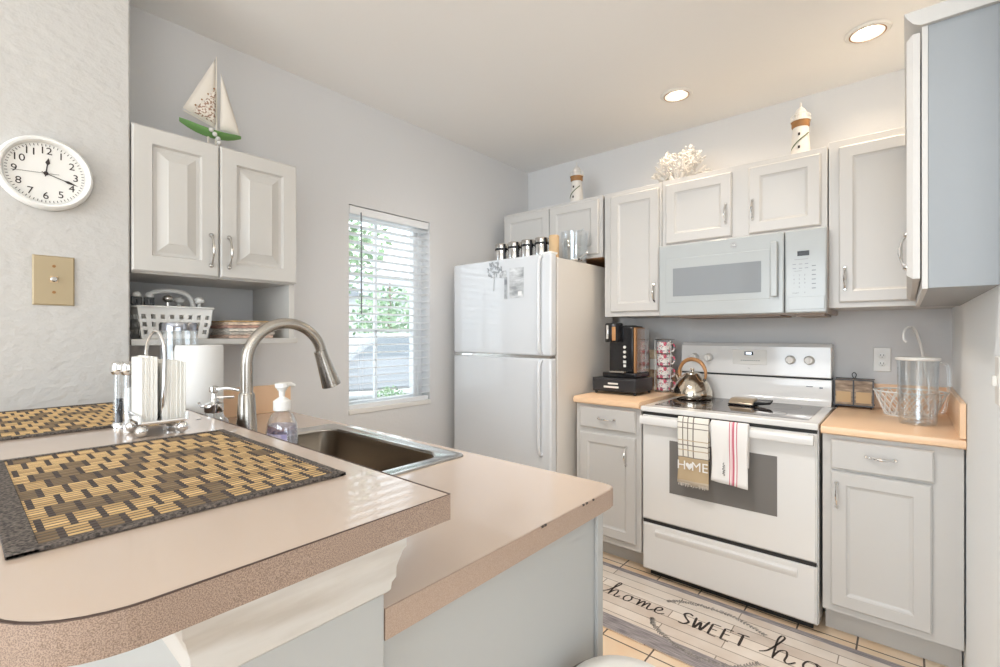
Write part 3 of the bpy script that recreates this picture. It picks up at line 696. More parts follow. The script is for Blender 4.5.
for i, (sx_, sy_) in enumerate((at(119, 425, 1.165)[:2], at(129.0, 426, 1.15)[:2])):
    sh = thing('shaker', ('rear' if i == 0 else 'front')+' chrome-topped glass shaker left of the napkins', 'shaker', (sx_, sy_, 1.0695), 0, 'salt and pepper shakers on the bar')
    MB().lathe([(.012, 0), (.0125, .004), (.0115, .13), (.010, .135)], seg=18).build('tube', 'clear', sh)
    MB().cyl(.008, .004, .10 if i else .07).build('contents', 'paper' if i else 'darkgrey', sh)
    MB().lathe([(.0125, .130), (.016, .134), (.0175, .145), (.015, .157), (.006, .163)], seg=18).build('cap', 'chrome', sh)
    MB().lathe([(.015, 0), (.015, .008), (.012, .012)], seg=18).build('foot', 'chrome', sh)

# ------------------------------------------------------------------ placemats
def mat_weave():
    m = mat('bamboo_weave', (.6, .42, .2), .6); nt = m.node_tree; bs = nt.nodes['Principled BSDF']
    tc = nt.nodes.new('ShaderNodeTexCoord'); sp = nt.nodes.new('ShaderNodeSeparateXYZ'); nt.links.new(tc.outputs['Object'], sp.inputs[0])
    def math_(op, a, b_=None):
        n = nt.nodes.new('ShaderNodeMath'); n.operation = op
        for i, q in enumerate((a, b_)):
            if q is None: continue
            if isinstance(q, (int, float)): n.inputs[i].default_value = q
            else: nt.links.new(q, n.inputs[i])
        return n.outputs[0]
    row = math_('FLOOR', math_('DIVIDE', sp.outputs[0], .0105)); cx_ = math_('DIVIDE', sp.outputs[1], .029)
    big = math_('FLOOR', math_('DIVIDE', sp.outputs[0], .0525))
    par = math_('MULTIPLY', math_('MODULO', math_('ADD', big, 100), 2), .5)
    fx = math_('FRACT', math_('ADD', math_('ADD', cx_, 50), par))
    dark = math_('MAXIMUM', math_('LESS_THAN', fx, .24), math_('MULTIPLY', math_('GREATER_THAN', math_('FRACT', math_('DIVIDE', sp.outputs[0], .0105)), .52), .95))
    comb = nt.nodes.new('ShaderNodeCombineXYZ'); nt.links.new(big, comb.inputs[0]); nt.links.new(math_('FLOOR', math_('ADD', math_('ADD', cx_, 50), par)), comb.inputs[1])
    wn_ = nt.nodes.new('ShaderNodeTexWhiteNoise'); nt.links.new(comb.outputs[0], wn_.inputs['Vector'])
    blk = math_('MULTIPLY', math_('LESS_THAN', wn_.outputs['Value'], .28), .72)
    rn = nt.nodes.new('ShaderNodeTexWhiteNoise'); rn.noise_dimensions = '1D'; nt.links.new(row, rn.inputs['W'])
    rmp = nt.nodes.new('ShaderNodeValToRGB'); rmp.color_ramp.elements[0].color = (.44, .28, .12, 1); rmp.color_ramp.elements[1].color = (.76, .52, .25, 1)
    nt.links.new(rn.outputs['Value'], rmp.inputs[0])
    dk = math_('MAXIMUM', dark, blk)
    mx = nt.nodes.new('ShaderNodeMix'); mx.data_type = 'RGBA'; nt.links.new(dk, mx.inputs[0]); nt.links.new(rmp.outputs[0], mx.inputs[6]); mx.inputs[7].default_value = (.055, .040, .035, 1)
    nt.links.new(mx.outputs[2], bs.inputs['Base Color']); return m
M['weave'] = mat_weave(); M['matdark'] = mat('mat_border', (.10, .085, .075), .8, bump=.6, bscale=260, bdist=.002); noise_mix(M['matdark'], (.025, .02, .018), (.17, .14, .12), 260, .35, .65, 2)
def placemat(label, x0, x1, y0, y1):
    t = thing('placemat', label, 'placemat', (x0, y0, 1.0695), 0, 'bamboo placemats on the bar'); w_, l_ = x1-x0, y1-y0
    b = MB(); n = int((w_-.026)/.0105)
    for i in range(n):
        xx = .0105*(i+1)
        pr = [(xx-.0002, .0024), (xx+.0008, .0032), (xx+.0044, .0032), (xx+.0054, .0024), (xx+.0103, .0024)]
        b.add([(p[0], .02, p[1]) for p in pr]+[(p[0], l_-.012, p[1]) for p in pr], [(k, k+1, k+6, k+5) for k in range(4)])
    b.build('slats', 'weave', t)
    MB().box(.008, w_-.008, .014, l_-.008, .0003, .0012).build('backing', 'matdark', t)
    b = MB(); b.box(0, w_, 0, .026, .0003, .0048); b.box(0, w_, l_-.012, l_, .0003, .0048); b.box(0, .012, .0, l_, .0003, .005); b.box(w_-.012, w_, 0, l_, .0003, .005)
    b.build('binding', 'matdark', t, bevel=.001)
placemat('woven bamboo placemat in the foreground, nearest the camera', -1.225, -.692, .036, .420)
placemat('woven bamboo placemat farther back, against the clock wall', -1.985, -1.475, -.02, .362)

# ------------------------------------------------------------------ wall clock and wall plate (face +X)
ck = thing('wall_clock', 'round white wall clock with black numerals on textured wall', 'clock', (XC+.001, .189, 1.786), PI/2)
b = MB().lathe([(.108, -.001), (.111, -.012), (.108, -.03), (.102, -.036), (.096, -.034), (.092, -.022), (.0915, -.018)], seg=56, axis='y', cap=False)
b.build('case', 'plastic', ck)
MB().lathe([(.001, -.016), (.093, -.016)], seg=56, axis='y', cap=False).build('dial', 'ivory', ck)
b = MB()
for k in range(12):
    a = PI/2-2*PI*(k+1)/12; b.text(str(k+1), .030, T(.068*math.cos(a), -.0165, .068*math.sin(a)) @ TXT)
for k in range(60):
    a = 2*PI*k/60; m = T(.085*math.cos(a), -.0166, .085*math.sin(a)) @ RY(-a); b.obox(m, -.003, .003, -.0003, .0003, -.0008, .0008)
b.build('numerals', 'ink', ck)
def hand(ang, L, wd, name, spade=True):
    b = MB(); a = math.radians(90-ang); m = T(0, -.019, 0) @ RY(-a)
    b.add([m @ Vector(p) for p in ((-.01, 0, -wd*.5), (L*.55, 0, -wd*.5), (L*.68, 0, -wd*1.9), (L, 0, 0), (L*.68, 0, wd*1.9), (L*.55, 0, wd*.5), (-.01, 0, wd*.5))], [(0, 1, 2, 3, 4, 5, 6)]) if spade else b.obox(m, -.03, L, -.0002, .0002, -wd/2, wd/2)
    b.build(name, 'ink', ck)
hand(7, .048, .003, 'hour_hand'); hand(108, .078, .0022, 'minute_hand'); hand(266, .075, .001, 'second_hand', False)
MB().cyl(.0055, -.022, -.016, seg=16, axis='y').build('hub', 'ink', ck)
pl = thing('coax_wall_plate', 'tan wall plate with a single jack below the clock', 'wall plate', (XC+.001, .208, 1.463), PI/2)
MB().door(-.048, .048, -.076, .076, -.007, .006, [(0, .004), (.004, 0)]).build('plate', 'tan', pl, angle=20)
b = MB().cyl(.0045, -.009, -.006, (0, 0, .044), 12, 'y'); b.cyl(.0045, -.009, -.006, (0, 0, -.036), 12, 'y'); b.build('screw', 'brown', pl)
b = MB().lathe([(.008, -.007), (.008, -.010), (.0055, -.012), (.0055, -.018)], (0, 0, .004), 16, 'y'); b.build('jack', 'nickel', pl)
MB().box(-.009, .009, -.008, -.0068, -.006, .014).build('jack_frame', 'cork', pl)
sw = thing('light_switch', 'white light switch plate at right wall edge', 'switch', (XR-.001, 1.585, 1.19), -PI/2)
MB().door(-.035, .035, -.058, .058, -.006, .005, [(0, .003), (.003, 0)]).build('plate', 'ivory', sw, angle=20)
MB().box(-.005, .005, -.014, -.006, -.012, .012).build('toggle', 'ivory', sw, bevel=.001)
ol = thing('power_outlet', 'white double power outlet on wall above basket', 'outlet', (-.098, YB-.001, 1.165))
MB().door(-.036, .036, -.062, .062, -.006, .005, [(0, .003), (.003, 0)]).build('plate', 'ivory', ol, angle=20)
for s in (-1, 1):
    so_ = MB().lathe([(.0165, -.006), (.0165, -.008), (.015, -.0085)], (0, 0, s*.021), 20, 'y').build('socket', 'plastic', ol)
    b = MB()
    for x in (-.006, .006): b.box(x-.0012, x+.0012, -.0095, -.008, s*.021-.002, s*.021+.006)
    b.cyl(.0022, -.0095, -.008, (0, 0, s*.021-.008), 10, 'y'); b.build('slots', 'gap', so_)

# ------------------------------------------------------------------ ceiling lights
for i, (x, y, lb) in enumerate(((-.98, 2.655, 'round recessed ceiling downlight farther left, above range side'), (-.133, 2.655, 'round recessed ceiling downlight nearest the right cabinet'))):
    t = thing('ceiling_downlight', lb, 'ceiling light', (x, y, CZ-.001), 0, 'recessed ceiling lights')
    MB().lathe([(.062, -.001), (.067, -.009), (.078, -.008), (.086, -.0005)], seg=40, cap=False).build('trim_ring', 'ivory', t)
    MB().lathe([(.0615, -.002), (.063, -.010), (.066, -.010), (.0675, -.009)], seg=40, cap=False).build('baffle_ring', 'rawwood', t)
    MB().lathe([(.0615, -.009), (.05, -.004), (.03, -.002), (.001, -.002)], seg=40, cap=False).build('reflector', 'ivory', t)
    MB().lathe([(.036, -.003), (.034, -.010), (.022, -.017), (.001, -.019)], seg=32, cap=False).build('bulb', 'lamp', t)
    l = bpy.data.lights.new('downlight', 'AREA'); l.shape = 'DISK'; l.size = .12; l.energy = 2.3; l.color = (1, .80, .58)
    o = bpy.data.objects.new('downlight', l); C.objects.link(o); o.location = (x, y, CZ-.024); l.spread = math.radians(150)

# ------------------------------------------------------------------ rug
def rug_mat():
    m = brick_mat('rug_planks', (.80, .72, .64), (.64, .55, .48), (.3, .25, .2), .62, .065, .0022, .9, offset=.4, loc=(3, 3, 0))
    return m
rug = thing('kitchen_rug', 'plank-print runner rug reading home sweet home before range', 'rug', (-.68, 2.145, 0))
M['rug'] = rug_mat(); M['rugband'] = mat('rug_grey_band', (.30, .27, .28), .9); noise_mix(M['rugband'], (.20, .18, .19), (.42, .38, .38), 14, .35, .65, 5, (1, 12, 1))
MB().box(-.72, .72, -.26, .27, .001, .007).build('pile', 'rug', rug, bevel=.002)
b = MB(); b.box(-.72, .72, .238, .27, .0068, .0076); b.box(-.72, .72, -.26, -.165, .0068, .0076); b.build('border', 'rugband', rug)
b = MB(); Z = .0082
def stroke(pts, ox, oy, s, wd=.008): b.ribbon([(p.x, p.y) for p in spline([(ox+x*s, oy+y*s*1.12, 0) for x, y in pts], 6)], wd, Z)
def script_home(ox, oy, s, wd=.010):
    stroke([(-.5, .1), (-.25, .35), (.0, 1.0), (.12, 1.45), (.0, 1.55), (-.08, 1.2), (-.05, .5), (-.02, 0)], ox, oy, s)
    stroke([(-.02, .1), (.1, .55), (.3, .7), (.38, .45), (.36, .1), (.5, .02), (.7, .25)], ox, oy, s)
    ox += .95*s; stroke([(.35, .6), (.1, .6), (-.02, .3), (.1, .02), (.35, .05), (.45, .35), (.33, .62), (.5, .55), (.75, .6)], ox, oy, s)
    ox += .9*s; stroke([(-.1, .55), (.0, .6), (.05, 0)], ox, oy, s); stroke([(.05, .1), (.2, .55), (.32, .6), (.36, .02)], ox, oy, s); stroke([(.36, .1), (.5, .55), (.64, .6), (.66, .1), (.8, .0), (1.0, .2)], ox, oy, s)
    ox += 1.1*s; stroke([(-.1, .2), (.2, .3), (.35, .5), (.2, .65), (.02, .45), (.05, .1), (.3, 0), (.6, .2)], ox, oy, s)
script_home(-.445, -.015, .078)
def caps(ox, oy, s):
    stroke([(.5, 1.0), (.25, 1.12), (.05, .9), (.25, .6), (.48, .35), (.3, .05), (0, .05)], ox, oy, s, .011)
    stroke([(.7, 1.0), (.85, .05), (1.03, .75), (1.2, .05), (1.4, 1.05)], ox, oy, s, .011)
    for k in (0, 1):
        q = ox+(1.6+k*.65)*s
        for P_ in ([(0, 1), (.02, 0)], [(0, 1), (.42, 1.02)], [(.0, .52), (.35, .54)], [(.02, .02), (.44, .0)]): stroke(P_, q, oy, s, .010)
    q = ox+2.95*s; stroke([(-.1, 1), (.5, 1.05)], q, oy, s, .010); stroke([(.2, 1.02), (.22, 0)], q, oy, s, .011)
caps(-.100, -.02, .079)
script_home(.275, -.01, .105)
b.build('lettering', 'ink', rug)
b = MB(); rnd = random.Random(3)
def sprig(pts):
    P = spline([(x, y, 0) for x, y in pts], 10); b.ribbon([(p.x, p.y) for p in P], .0035, Z, False)
    for i, p in enumerate(P[:-1]):
        t = (P[i+1]-P[i]).normalized(); n = Vector((-t.y, t.x, 0))
        for s in (-1, 1):
            for rep in range(1):
                d = (t*.7+n*s*rnd.uniform(.5, 1.1)).normalized(); L = rnd.uniform(.010, .022); q = p+d*L; c = Vector((-d.y, d.x, 0))*.004; mm = p+d*L*.5+t*rep*.006
                b.add([(p.x, p.y, Z), ((mm+c).x, (mm+c).y, Z), (q.x, q.y, Z), ((mm-c).x, (mm-c).y, Z)], [(0, 1, 2, 3)])
sprig([(-.20, .11), (-.13, .16), (-.02, .185), (.10, .18), (.22, .13)])
sprig([(-.20, -.06), (-.17, -.11), (-.08, -.17), (.03, -.2), (.16, -.17), (.24, -.08)])
b.build('leaf_wreath', noise_mix(mat('wreath_print', (.2, .18, .17), .9), (.22, .2, .19), (.40, .37, .34), 60), rug)

# ------------------------------------------------------------------ trash can
tc_ = thing('trash_can', 'round white trash can on the floor by the peninsula end', 'trash can', (-.432, .893, 0))
MB().lathe([(.10, 0), (.105, .01), (.128, .545), (.128, .55)], seg=40).build('bin', 'plastic', tc_)
MB().lathe([(.129, .545), (.134, .548), (.134, .556), (.129, .560)], seg=40, cap=False).build('rim', 'nickel', tc_)
MB().lathe([(.129, .555), (.12, .567), (.08, .580), (.001, .585)], seg=40).build('lid', 'plastic', tc_)

# ------------------------------------------------------------------ things on the left shelf
SH = 1.2805
bk = thing('utensil_caddy', 'white plastic handled caddy of utensils on open shelf', 'caddy', (-2.17, .556, SH), PI/2)
b = MB()
def taper_wall(b, w0, d0, w1, d1, h, th):
    # four perforated tapering walls: strips between holes
    for side in range(4):
        hw0, hw1, off0, off1 = (w0, w1, d0, d1) if side % 2 == 0 else (d0, d1, w0, w1)
        m = RZ(side*PI/2); rowz = [0, .18, .36, .44, .62, .70, .88, 1.0]; nh = 8 if side % 2 == 0 else 5
        def P_(u, v):
            hwv = hw0+(hw1-hw0)*v; of = off0+(off1-off0)*v; return m @ Vector((hwv*u, -of, h*v))
        cols = []
        for k in range(nh): c = -1+2*(k+.5)/nh; cols.append((c-.45/nh, c+.45/nh))
        for r0, r1 in ((0, .14), (.28, .38), (.52, .62), (.76, 1.0)):
            b.add([P_(-1, r0), P_(1, r0), P_(1, r1), P_(-1, r1)], [(0, 1, 2, 3)])
        for r0, r1 in ((.14, .28), (.38, .52), (.62, .76)):
            u = -1
            for c0, c1 in cols+[(1, 1)]:
                b.add([P_(u, r0), P_(c0, r0), P_(c0, r1), P_(u, r1)], [(0, 1, 2, 3)]); u = c1
taper_wall(b, .105, .075, .122, .09, .118, .003)
b.add([(-.105, -.075, 0.001), (.105, -.075, 0.001), (.105, .075, 0.001), (-.105, .075, .001)], [(0, 1, 2, 3)])
o = b.build('basket', 'plastic', bk, smooth=False); m = o.modifiers.new('s', 'SOLIDIFY'); m.thickness = .0025
b = MB().tube([p for p in rr(-.127, .127, -.095, .095, .02, .118, 3)], .004, 6, closed=True); b.build('rim', 'plastic', bk)
MB().tube(spline([(-.085, 0, .02), (-.08, 0, .12), (-.065, 0, .165), (-.03, 0, .183), (.03, 0, .183), (.065, 0, .165), (.08, 0, .12), (.085, 0, .02)], 6), .0085, 10).build('handle', 'plastic', bk)
ut = [(-.12, -.05, 'black', 'black-handled spatula leftmost in the white caddy'), (-.078, -.04, 'black', 'black-handled spatula second from left in caddy'), (-.1, .03, 'plastic', 'white serving spoon behind the two black handles'),
      (-.02, -.05, 'nickel', 'steel utensil leaning inside the caddy handle'), (.04, .03, 'plastic', 'white plastic spoon under the caddy handle'), (.098, -.02, 'plastic', 'white ladle rightmost in the white caddy')]
for i, (ux, uy, um, lb) in enumerate(ut):
    a = math.radians(90); p = Vector((-2.17, .556, SH))+RZ(PI/2) @ Vector((ux*.85, uy, 0))
    t = thing('kitchen_utensil', lb, 'utensil', (p.x, p.y, SH+.004), PI/2, 'utensils in the caddy')
    MB().tube([(0, 0, 0), (ux*.12, 0, .14)], .006, 8).build('handle', um, t)
    if um == 'black': b = MB().box(-.016+ux*.12, .016+ux*.12, -.005, .005, .12, .15)
    else: b = MB().ball(.018, (ux*.12, 0, .147), 14, .8)
    b.build('head', um, t, bevel=.002 if um == 'black' else 0)
    if um == 'black': MB().ball(.014, (ux*.12+.004, .012, .156), 12).build('tip', 'plastic', t)
z = SH
for i in range(6):
    cc = [(.62, .45, .36), (.55, .5, .44), (.72, .66, .58), (.5, .3, .24), (.7, .55, .42), (.56, .36, .16)][i]
    h = [.014, .012, .013, .012, .012, .006][i]; q = .003*(i % 2)
    o = MB().box(-.10-q, .10-q, -.09, .085+q, 0, h).build('paperback' if i < 5 else 'wicker_trivet', noise_mix(mat('magazine_%d' % i, cc, .6), tuple(c*.45 for c in cc), tuple(min(1, c*1.35) for c in cc), 45, .35, .62, 3, (1, 1, 6)), bevel=.0015)
    o.location = (-2.15, .812+.004*(i % 3), z+.0004); o.rotation_euler = (0, 0, random.uniform(-.05, .05)); z += h+.0006
    o.name = 'magazine' if i < 5 else 'wicker_trivet'
    lbs = ['bottom magazine of the stack on the open shelf', 'second magazine from bottom of the shelf stack', 'middle pale magazine of the shelf stack', 'fourth magazine up in the shelf stack', 'topmost magazine, under the wicker trivet', 'flat brown wicker trivet lying atop the magazine stack']
    tag(o, lbs[i], 'magazine' if i < 5 else 'trivet', 'magazines on the open shelf' if i < 5 else None)

# ------------------------------------------------------------------ sailboat on the left cabinet
sb = thing('model_sailboat', 'small green model sailboat with cream sails atop left cabinet', 'model boat', (-2.13, .688, 2.0255), PI/2)
secs = []
for i in range(9):
    t = -1+2*i/8; wv = .032*(1-t*t)**.6+.0015; zt = .088+.022*t*t*(1 if t < 0 else .8); zb = .064+.03*abs(t)**2.2
    secs.append([(t*.112, -wv, zt), (t*.112, -wv*.75, (zt+zb)/2), (t*.112, 0, zb), (t*.112, wv*.75, (zt+zb)/2), (t*.112, wv, zt)])
b = MB(); vs = sum(secs, []); fs = []
for i in range(8):
    for k in range(5): fs.append((i*5+k, i*5+(k+1) % 5, (i+1)*5+(k+1) % 5, (i+1)*5+k))
fs += [(0, 1, 2, 3, 4), (44, 43, 42, 41, 40)]
b.add(vs, fs).build('hull', 'green', sb)
b = MB(); b.box(-.03, .03, -.02, .02, 0, .006); b.tube([(-.012, 0, .005), (-.012, 0, .07)], .004); b.tube([(.016, 0, .005), (.016, 0, .07)], .004); b.build('stand', 'sail', sb)
MB().tube([(.018, 0, .08), (.018, 0, .40)], [.0035, .002], 8).build('mast', 'sail', sb)
MB().tube([(.018, 0, .11), (-.098, 0, .142)], .0025, 8).build('boom', 'sail', sb)
def sheet(pts, m, name, th=.002, bulge=.01):
    # triangle sail subdivided with a bulge
    A, B_, C_ = [Vector(p) for p in pts]; n = 8; vs = []; idx = {}
    for i in range(n+1):
        for j in range(n+1-i):
            u, v = i/n, j/n; p = A*(1-u-v)+B_*u+C_*v; p = p+Vector((0, -bulge*27*u*v*(1-u-v), 0)); idx[i, j] = len(vs); vs.append(p)
    fs = []
    for i in range(n):
        for j in range(n-i):
            fs.append((idx[i, j], idx[i+1, j], idx[i, j+1]))
            if i+j < n-1: fs.append((idx[i+1, j], idx[i+1, j+1], idx[i, j+1]))
    o = MB().add(vs, fs).build(name, m, sb); mm = o.modifiers.new('s', 'SOLIDIFY'); mm.thickness = th
sheet([(.014, 0, .39), (-.10, 0, .150), (.012, 0, .115)], 'sail', 'main_sail')
sheet([(.012, -.011, .265), (-.07, -.009, .145), (.012, -.006, .122)], 'net', 'netting')
sheet([(.034, 0, .34), (.032, 0, .108), (.108, 0, .105)], 'sail', 'jib_sail')
b = MB(); 
for p in ((-.012, -.034, .085), (.0, -.036, .07), (.012, -.036, .055), (.016, -.035, .04)): MB().ball(.009, p, 10).build('shell', 'coral', sb)
for i in range(4): MB().ball(.0035, (.006-i*.022, -.012, .262-i*.03), 8).build('bead', 'brown', sb)

# ------------------------------------------------------------------ decor above the back cabinets
def lighthouse(label, x, y, z, s):
    t = thing('model_lighthouse', label, 'lighthouse', (x, y, z), 0, 'model lighthouses on the cabinets')
    def L(p): return [(r*s, h*s) for r, h in p]
    MB().lathe(L([(.052, 0), (.052, .012), (.047, .014), (.036, .165), (.036, .17)]), seg=28).build('tower', 'coral', t)
    MB().lathe(L([(.038, .165), (.042, .172), (.042, .195), (.046, .20)]), seg=28).build('gallery_band', 'brown', t)
    b = MB().lathe(L([(.048, .198), (.048, .206), (.03, .207), (.027, .235), (.03, .238), (.03, .243), (.02, .262), (.006, .275), (.004, .30), (.001, .302)]), seg=24); b.build('lantern_room', 'coral', t)
    b = MB(); b.tube([(.045*s*math.cos(a*PI/10), .045*s*math.sin(a*PI/10), .228*s) for a in range(20)], .0018*s, 5, closed=True)
    for a in range(10): b.tube([(.045*s*math.cos(a*PI/5), .045*s*math.sin(a*PI/5), .205*s), (.045*s*math.cos(a*PI/5), .045*s*math.sin(a*PI/5), .228*s)], .0015*s, 5)
    b.build('railing', 'ivory', t)
    b = MB(); 
    for zz, rr_ in ((.045, .0445), (.115, .040)): b.box(-.006*s, .004*s, -rr_*s-.002, -rr_*s+.002, zz*s, (zz+.014)*s)
    b.build('window', 'ink', t)
    b = MB(); pts = [(.043*s*math.sin(a), -.0445*s*math.cos(a)-.001, (.05+.075*(a+1.1)/2.2)*s) for a in [(-1.1+i*.22) for i in range(11)]]
    b.tube(pts, .003*s, 6); b.build('garland', mat('garland_green', (.12, .16, .08), .8), t)
lighthouse('small white model lighthouse above the refrigerator cabinet', -1.735, 2.83, 2.186, 1.0)
lighthouse('larger white model lighthouse above the microwave cabinet', -.412, 2.83, 2.191, .95)
cr = thing('coral_sculpture', 'white branching coral ornament on top of the cabinets', 'coral', (-1.03, 2.83, 2.186))
b = MB(); rnd = random.Random(11)
def branch(p, d, L, r, depth):
    q = p+d*L; b.tube([p, (p+q)/2+Vector((rnd.uniform(-.004, .004),)*3), q], [r, r*.9, r*.75], 6)
    if depth == 0: b.ball(r*1.0, q, 6); return
    for k in range(2):
        nd = (d*.8+Vector((rnd.uniform(-1.1, 1.1), rnd.uniform(-.7, .7), rnd.uniform(-.6, .8)))).normalized()
        if nd.z < -.05: nd.z = .05
        branch(q, nd, L*rnd.uniform(.55, .8), r*.84, depth-1)
for k in range(18):
    a = PI*(k+.5)/18; branch(Vector((.03*math.cos(a), rnd.uniform(-.03, .02), .012)), Vector((math.cos(a)*.95, rnd.uniform(-.5, .3), math.sin(a)*1.25+.05)).normalized(), .058+.016*math.sin(a), .0068, 4)
b.build('branches', 'coral', cr)
MB().lathe([(.09, 0), (.09, .006), (.05, .016)], seg=20, sy=.5).build('base', 'coral', cr)

# ------------------------------------------------------------------ on and on top of the refrigerator
for i, x in enumerate((-2.065, -1.955, -1.845, -1.735)):
    lb = ['leftmost', 'second from left', 'third from left', 'rightmost'][i]+' of four chrome-and-glass canisters on the refrigerator'
    t = thing('chrome_canister', lb, 'canister', (x, 2.42, 1.7425), 0, 'four canisters on the refrigerator')
    MB().lathe([(.044, 0), (.045, .004), (.045, .115), (.044, .118)], seg=28).build('jar', 'chrome', t)
    MB().lathe([(.0465, .112), (.0475, .114), (.0475, .124), (.0465, .126)], seg=28, cap=False).build('seal_band', 'black', t)
    MB().lathe([(.045, .118), (.046, .126), (.046, .15), (.043, .155), (.01, .156)], seg=28).build('lid', 'nickel', t)
    b = MB().box(.036, .050, -.03, -.022, .0, .15); b.build('clasp', 'black', t)
o = MB().lathe([(.03, 0), (.031, .003), (.031, .155), (.028, .16), (.005, .16)], seg=24).build('cork_canister', 'cork'); o.location = (-1.645, 2.42, 1.7425); tag(o, 'slim cork-colored canister right of the four chrome canisters', 'canister')
t = thing('clear_pitcher', 'clear glass pitcher on the refrigerator top, right corner', 'pitcher', (-1.61, 2.60, 1.7425), 2.6)
MB().lathe([(.070, 0), (.078, .006), (.085, .18), (.09, .20), (.088, .20), (.082, .18), (.072, .01), (.001, .008)], seg=32, cap=False).build('body', 'clear', t)
MB().tube(spline([(.082, 0, .175), (.11, 0, .17), (.12, 0, .12), (.11, 0, .06), (.077, 0, .045)], 6), .006, 8).build('handle', 'clear', t)
MB().tube(spline([(.05, -.03, .215), (.0, -.062, .228), (-.05, -.03, .215)], 5), .004, 8).build('spout_lip', 'clear', t)
t = thing('wine_stopper', 'small chrome bottle opener lying before the clear pitcher', 'bottle opener', (-1.53, 2.52, 1.7425), .6)
t.name = 'bottle_opener'
b = MB().tube([(-.05, 0, .008), (.0, 0, .014), (.045, .0, .05)], [.006, .007, .006], 8); b.ball(.011, (.05, 0, .055), 10); b.build('shaft', 'chrome', t)
MB().tube([(.0, -.02, .012), (.0, .03, .012)], .006, 8).build('grip', 'black', t)
FY = 2.2195
t = thing('fridge_photo_magnet', 'grey photo print stuck on the freezer door', 'photo', (0, FY, 0))
b = MB(); P4 = [(-1.831, 1.695), (-1.717, 1.695), (-1.717, 1.512), (-1.831, 1.512)]
MB().box(-1.832, -1.726, -.0035, 0, 1.515, 1.695).build('print', noise_mix(mat('beach_photo', (.5, .5, .5), .35), (.30, .31, .32), (.74, .75, .76), 12, .35, .7, 3, (1, 1, 2.5)), t)
MB().box(-1.765, -1.737, -.0042, -.0034, 1.527, 1.552).build('sticker', 'paper', t)
o = MB().box(-.011, .011, -.005, 0, 0, .135).build('bottle_magnet', noise_mix(mat('bottle_magnet_grey', (.4, .4, .42), .3), (.25, .26, .28), (.6, .62, .64), 14), bevel=.003); o.location = (-1.862, FY-.0003, 1.51); tag(o, 'narrow grey magnet strip left of the photo on freezer', 'magnet')
o = MB().box(-.026, .026, -.005, 0, 0, .04).build('picture_magnet', noise_mix(mat('picture_magnet_grey', (.5, .5, .5), .4), (.35, .36, .37), (.72, .73, .74), 40), bevel=.002); o.location = (-1.885, FY-.0003, 1.645); tag(o, 'small square grey magnet between flower magnet and photo', 'magnet')
b = MB(); rnd = random.Random(5)
for k in range(46):
    a = rnd.random()*2*PI; q = rnd.random()**.5*.06; L = rnd.uniform(.008, .02); cx_, cz_ = q*math.cos(a), q*math.sin(a)*.8; an = rnd.random()*PI
    b.add([(cx_+L*math.cos(an), -.0015, cz_+L*math.sin(an)), (cx_-L*.35*math.sin(an), -.003, cz_+L*.35*math.cos(an)), (cx_-L*math.cos(an), -.0015, cz_-L*math.sin(an)), (cx_+L*.35*math.sin(an), -.0015, cz_-L*.35*math.cos(an))], [(0, 1, 2, 3)])
b.tube([(0, -.002, -.02), (-.005, -.002, -.13)], .002, 5)
o = b.build('flower_magnet', mat('silver_leaf', (.42, .44, .46), .4)); m = o.modifiers.new('s', 'SOLIDIFY'); m.thickness = .001; o.location = (-1.955, FY-.001, 1.695); tag(o, 'silver-grey leafy flower magnet, leftmost on the freezer door', 'magnet')

# ------------------------------------------------------------------ coffee corner
CL = .9325
t = thing('pod_drawer', 'black coffee pod drawer stand under the coffee maker', 'drawer', (-1.335, 2.60, CL))
for x in (-.13, .125):
    for y in (.02, .22): MB().ball(.009, (x, y, .009), 8).build('foot', 'black', t)
MB().box(-.145, .14, 0, .24, .018, .098).build('case', 'darkgrey', t, bevel=.004)
d = MB().box(-.138, .138, -.008, .002, .024, .092).build('drawer', 'darkgrey', t, bevel=.003)
MB().box(-.062, .035, -.016, -.006, .040, .052).build('handle', 'ivory', d, bevel=.003)
MB().box(-.035, .03, -.012, -.006, .062, .072).build('name_plate', 'ivory', d, bevel=.002)
t = thing('coffee_maker', 'tall black single-serve coffee maker on the pod drawer', 'coffee maker', (-1.33, 2.66, CL+.0985))
MB().box(-.115, .105, 0, .20, 0, .03).build('base', 'black', t, bevel=.006)
MB().box(-.06, .035, -.015, .06, .028, .04).build('drip_tray', 'nickel', t, bevel=.003)
MB().box(-.095, .068, .05, .195, .03, .315).build('column', 'black', t, bevel=.01)
hd = MB().lathe([(.052, .215), (.055, .22), (.055, .325), (.05, .333)], (-.058, .045, 0), 28).build('brew_head', 'black', t)
MB().box(-.082, -.066, -.016, -.008, .235, .32).build('lever_strip', 'chrome', hd, bevel=.003)
MB().box(-.045, -.02, -.012, -.006, .225, .31).build('highlight_strip', 'copper', hd, bevel=.003)  # coloured strip stands in for the vertical highlight on the brew head
MB().box(.068, .078, .055, .195, .03, .305).build('side_trim', 'copper', t, bevel=.002)
MB().box(.080, .106, .07, .195, .03, .30).build('water_tank', 'clear', t, bevel=.005)
b = MB()
for k in range(3): b.cyl(.009, .044, .05, (.012, 0, .185-k*.03), 16, 'y')
b.box(.003, .021, .046, .05, .086, .102); b.box(.004, .02, .047, .05, .062, .078); b.build('buttons', 'ivory', t)
MB().lathe([(.045, .30), (.05, .318), (.02, .322)], (0, .13, 0), 20).build('top_lid', 'nickel', t)
t = thing('coffee_box', 'upright tan cardboard box between coffee maker and mugs', 'box', (-1.262, 3.05, CL))
MB().box(-.035, .035, -.025, .03, 0, .26).build('carton', noise_mix(mat('carton', (.6, .45, .28), .7), (.30, .17, .09), (.72, .58, .40), 22, .4, .6), t, bevel=.002)
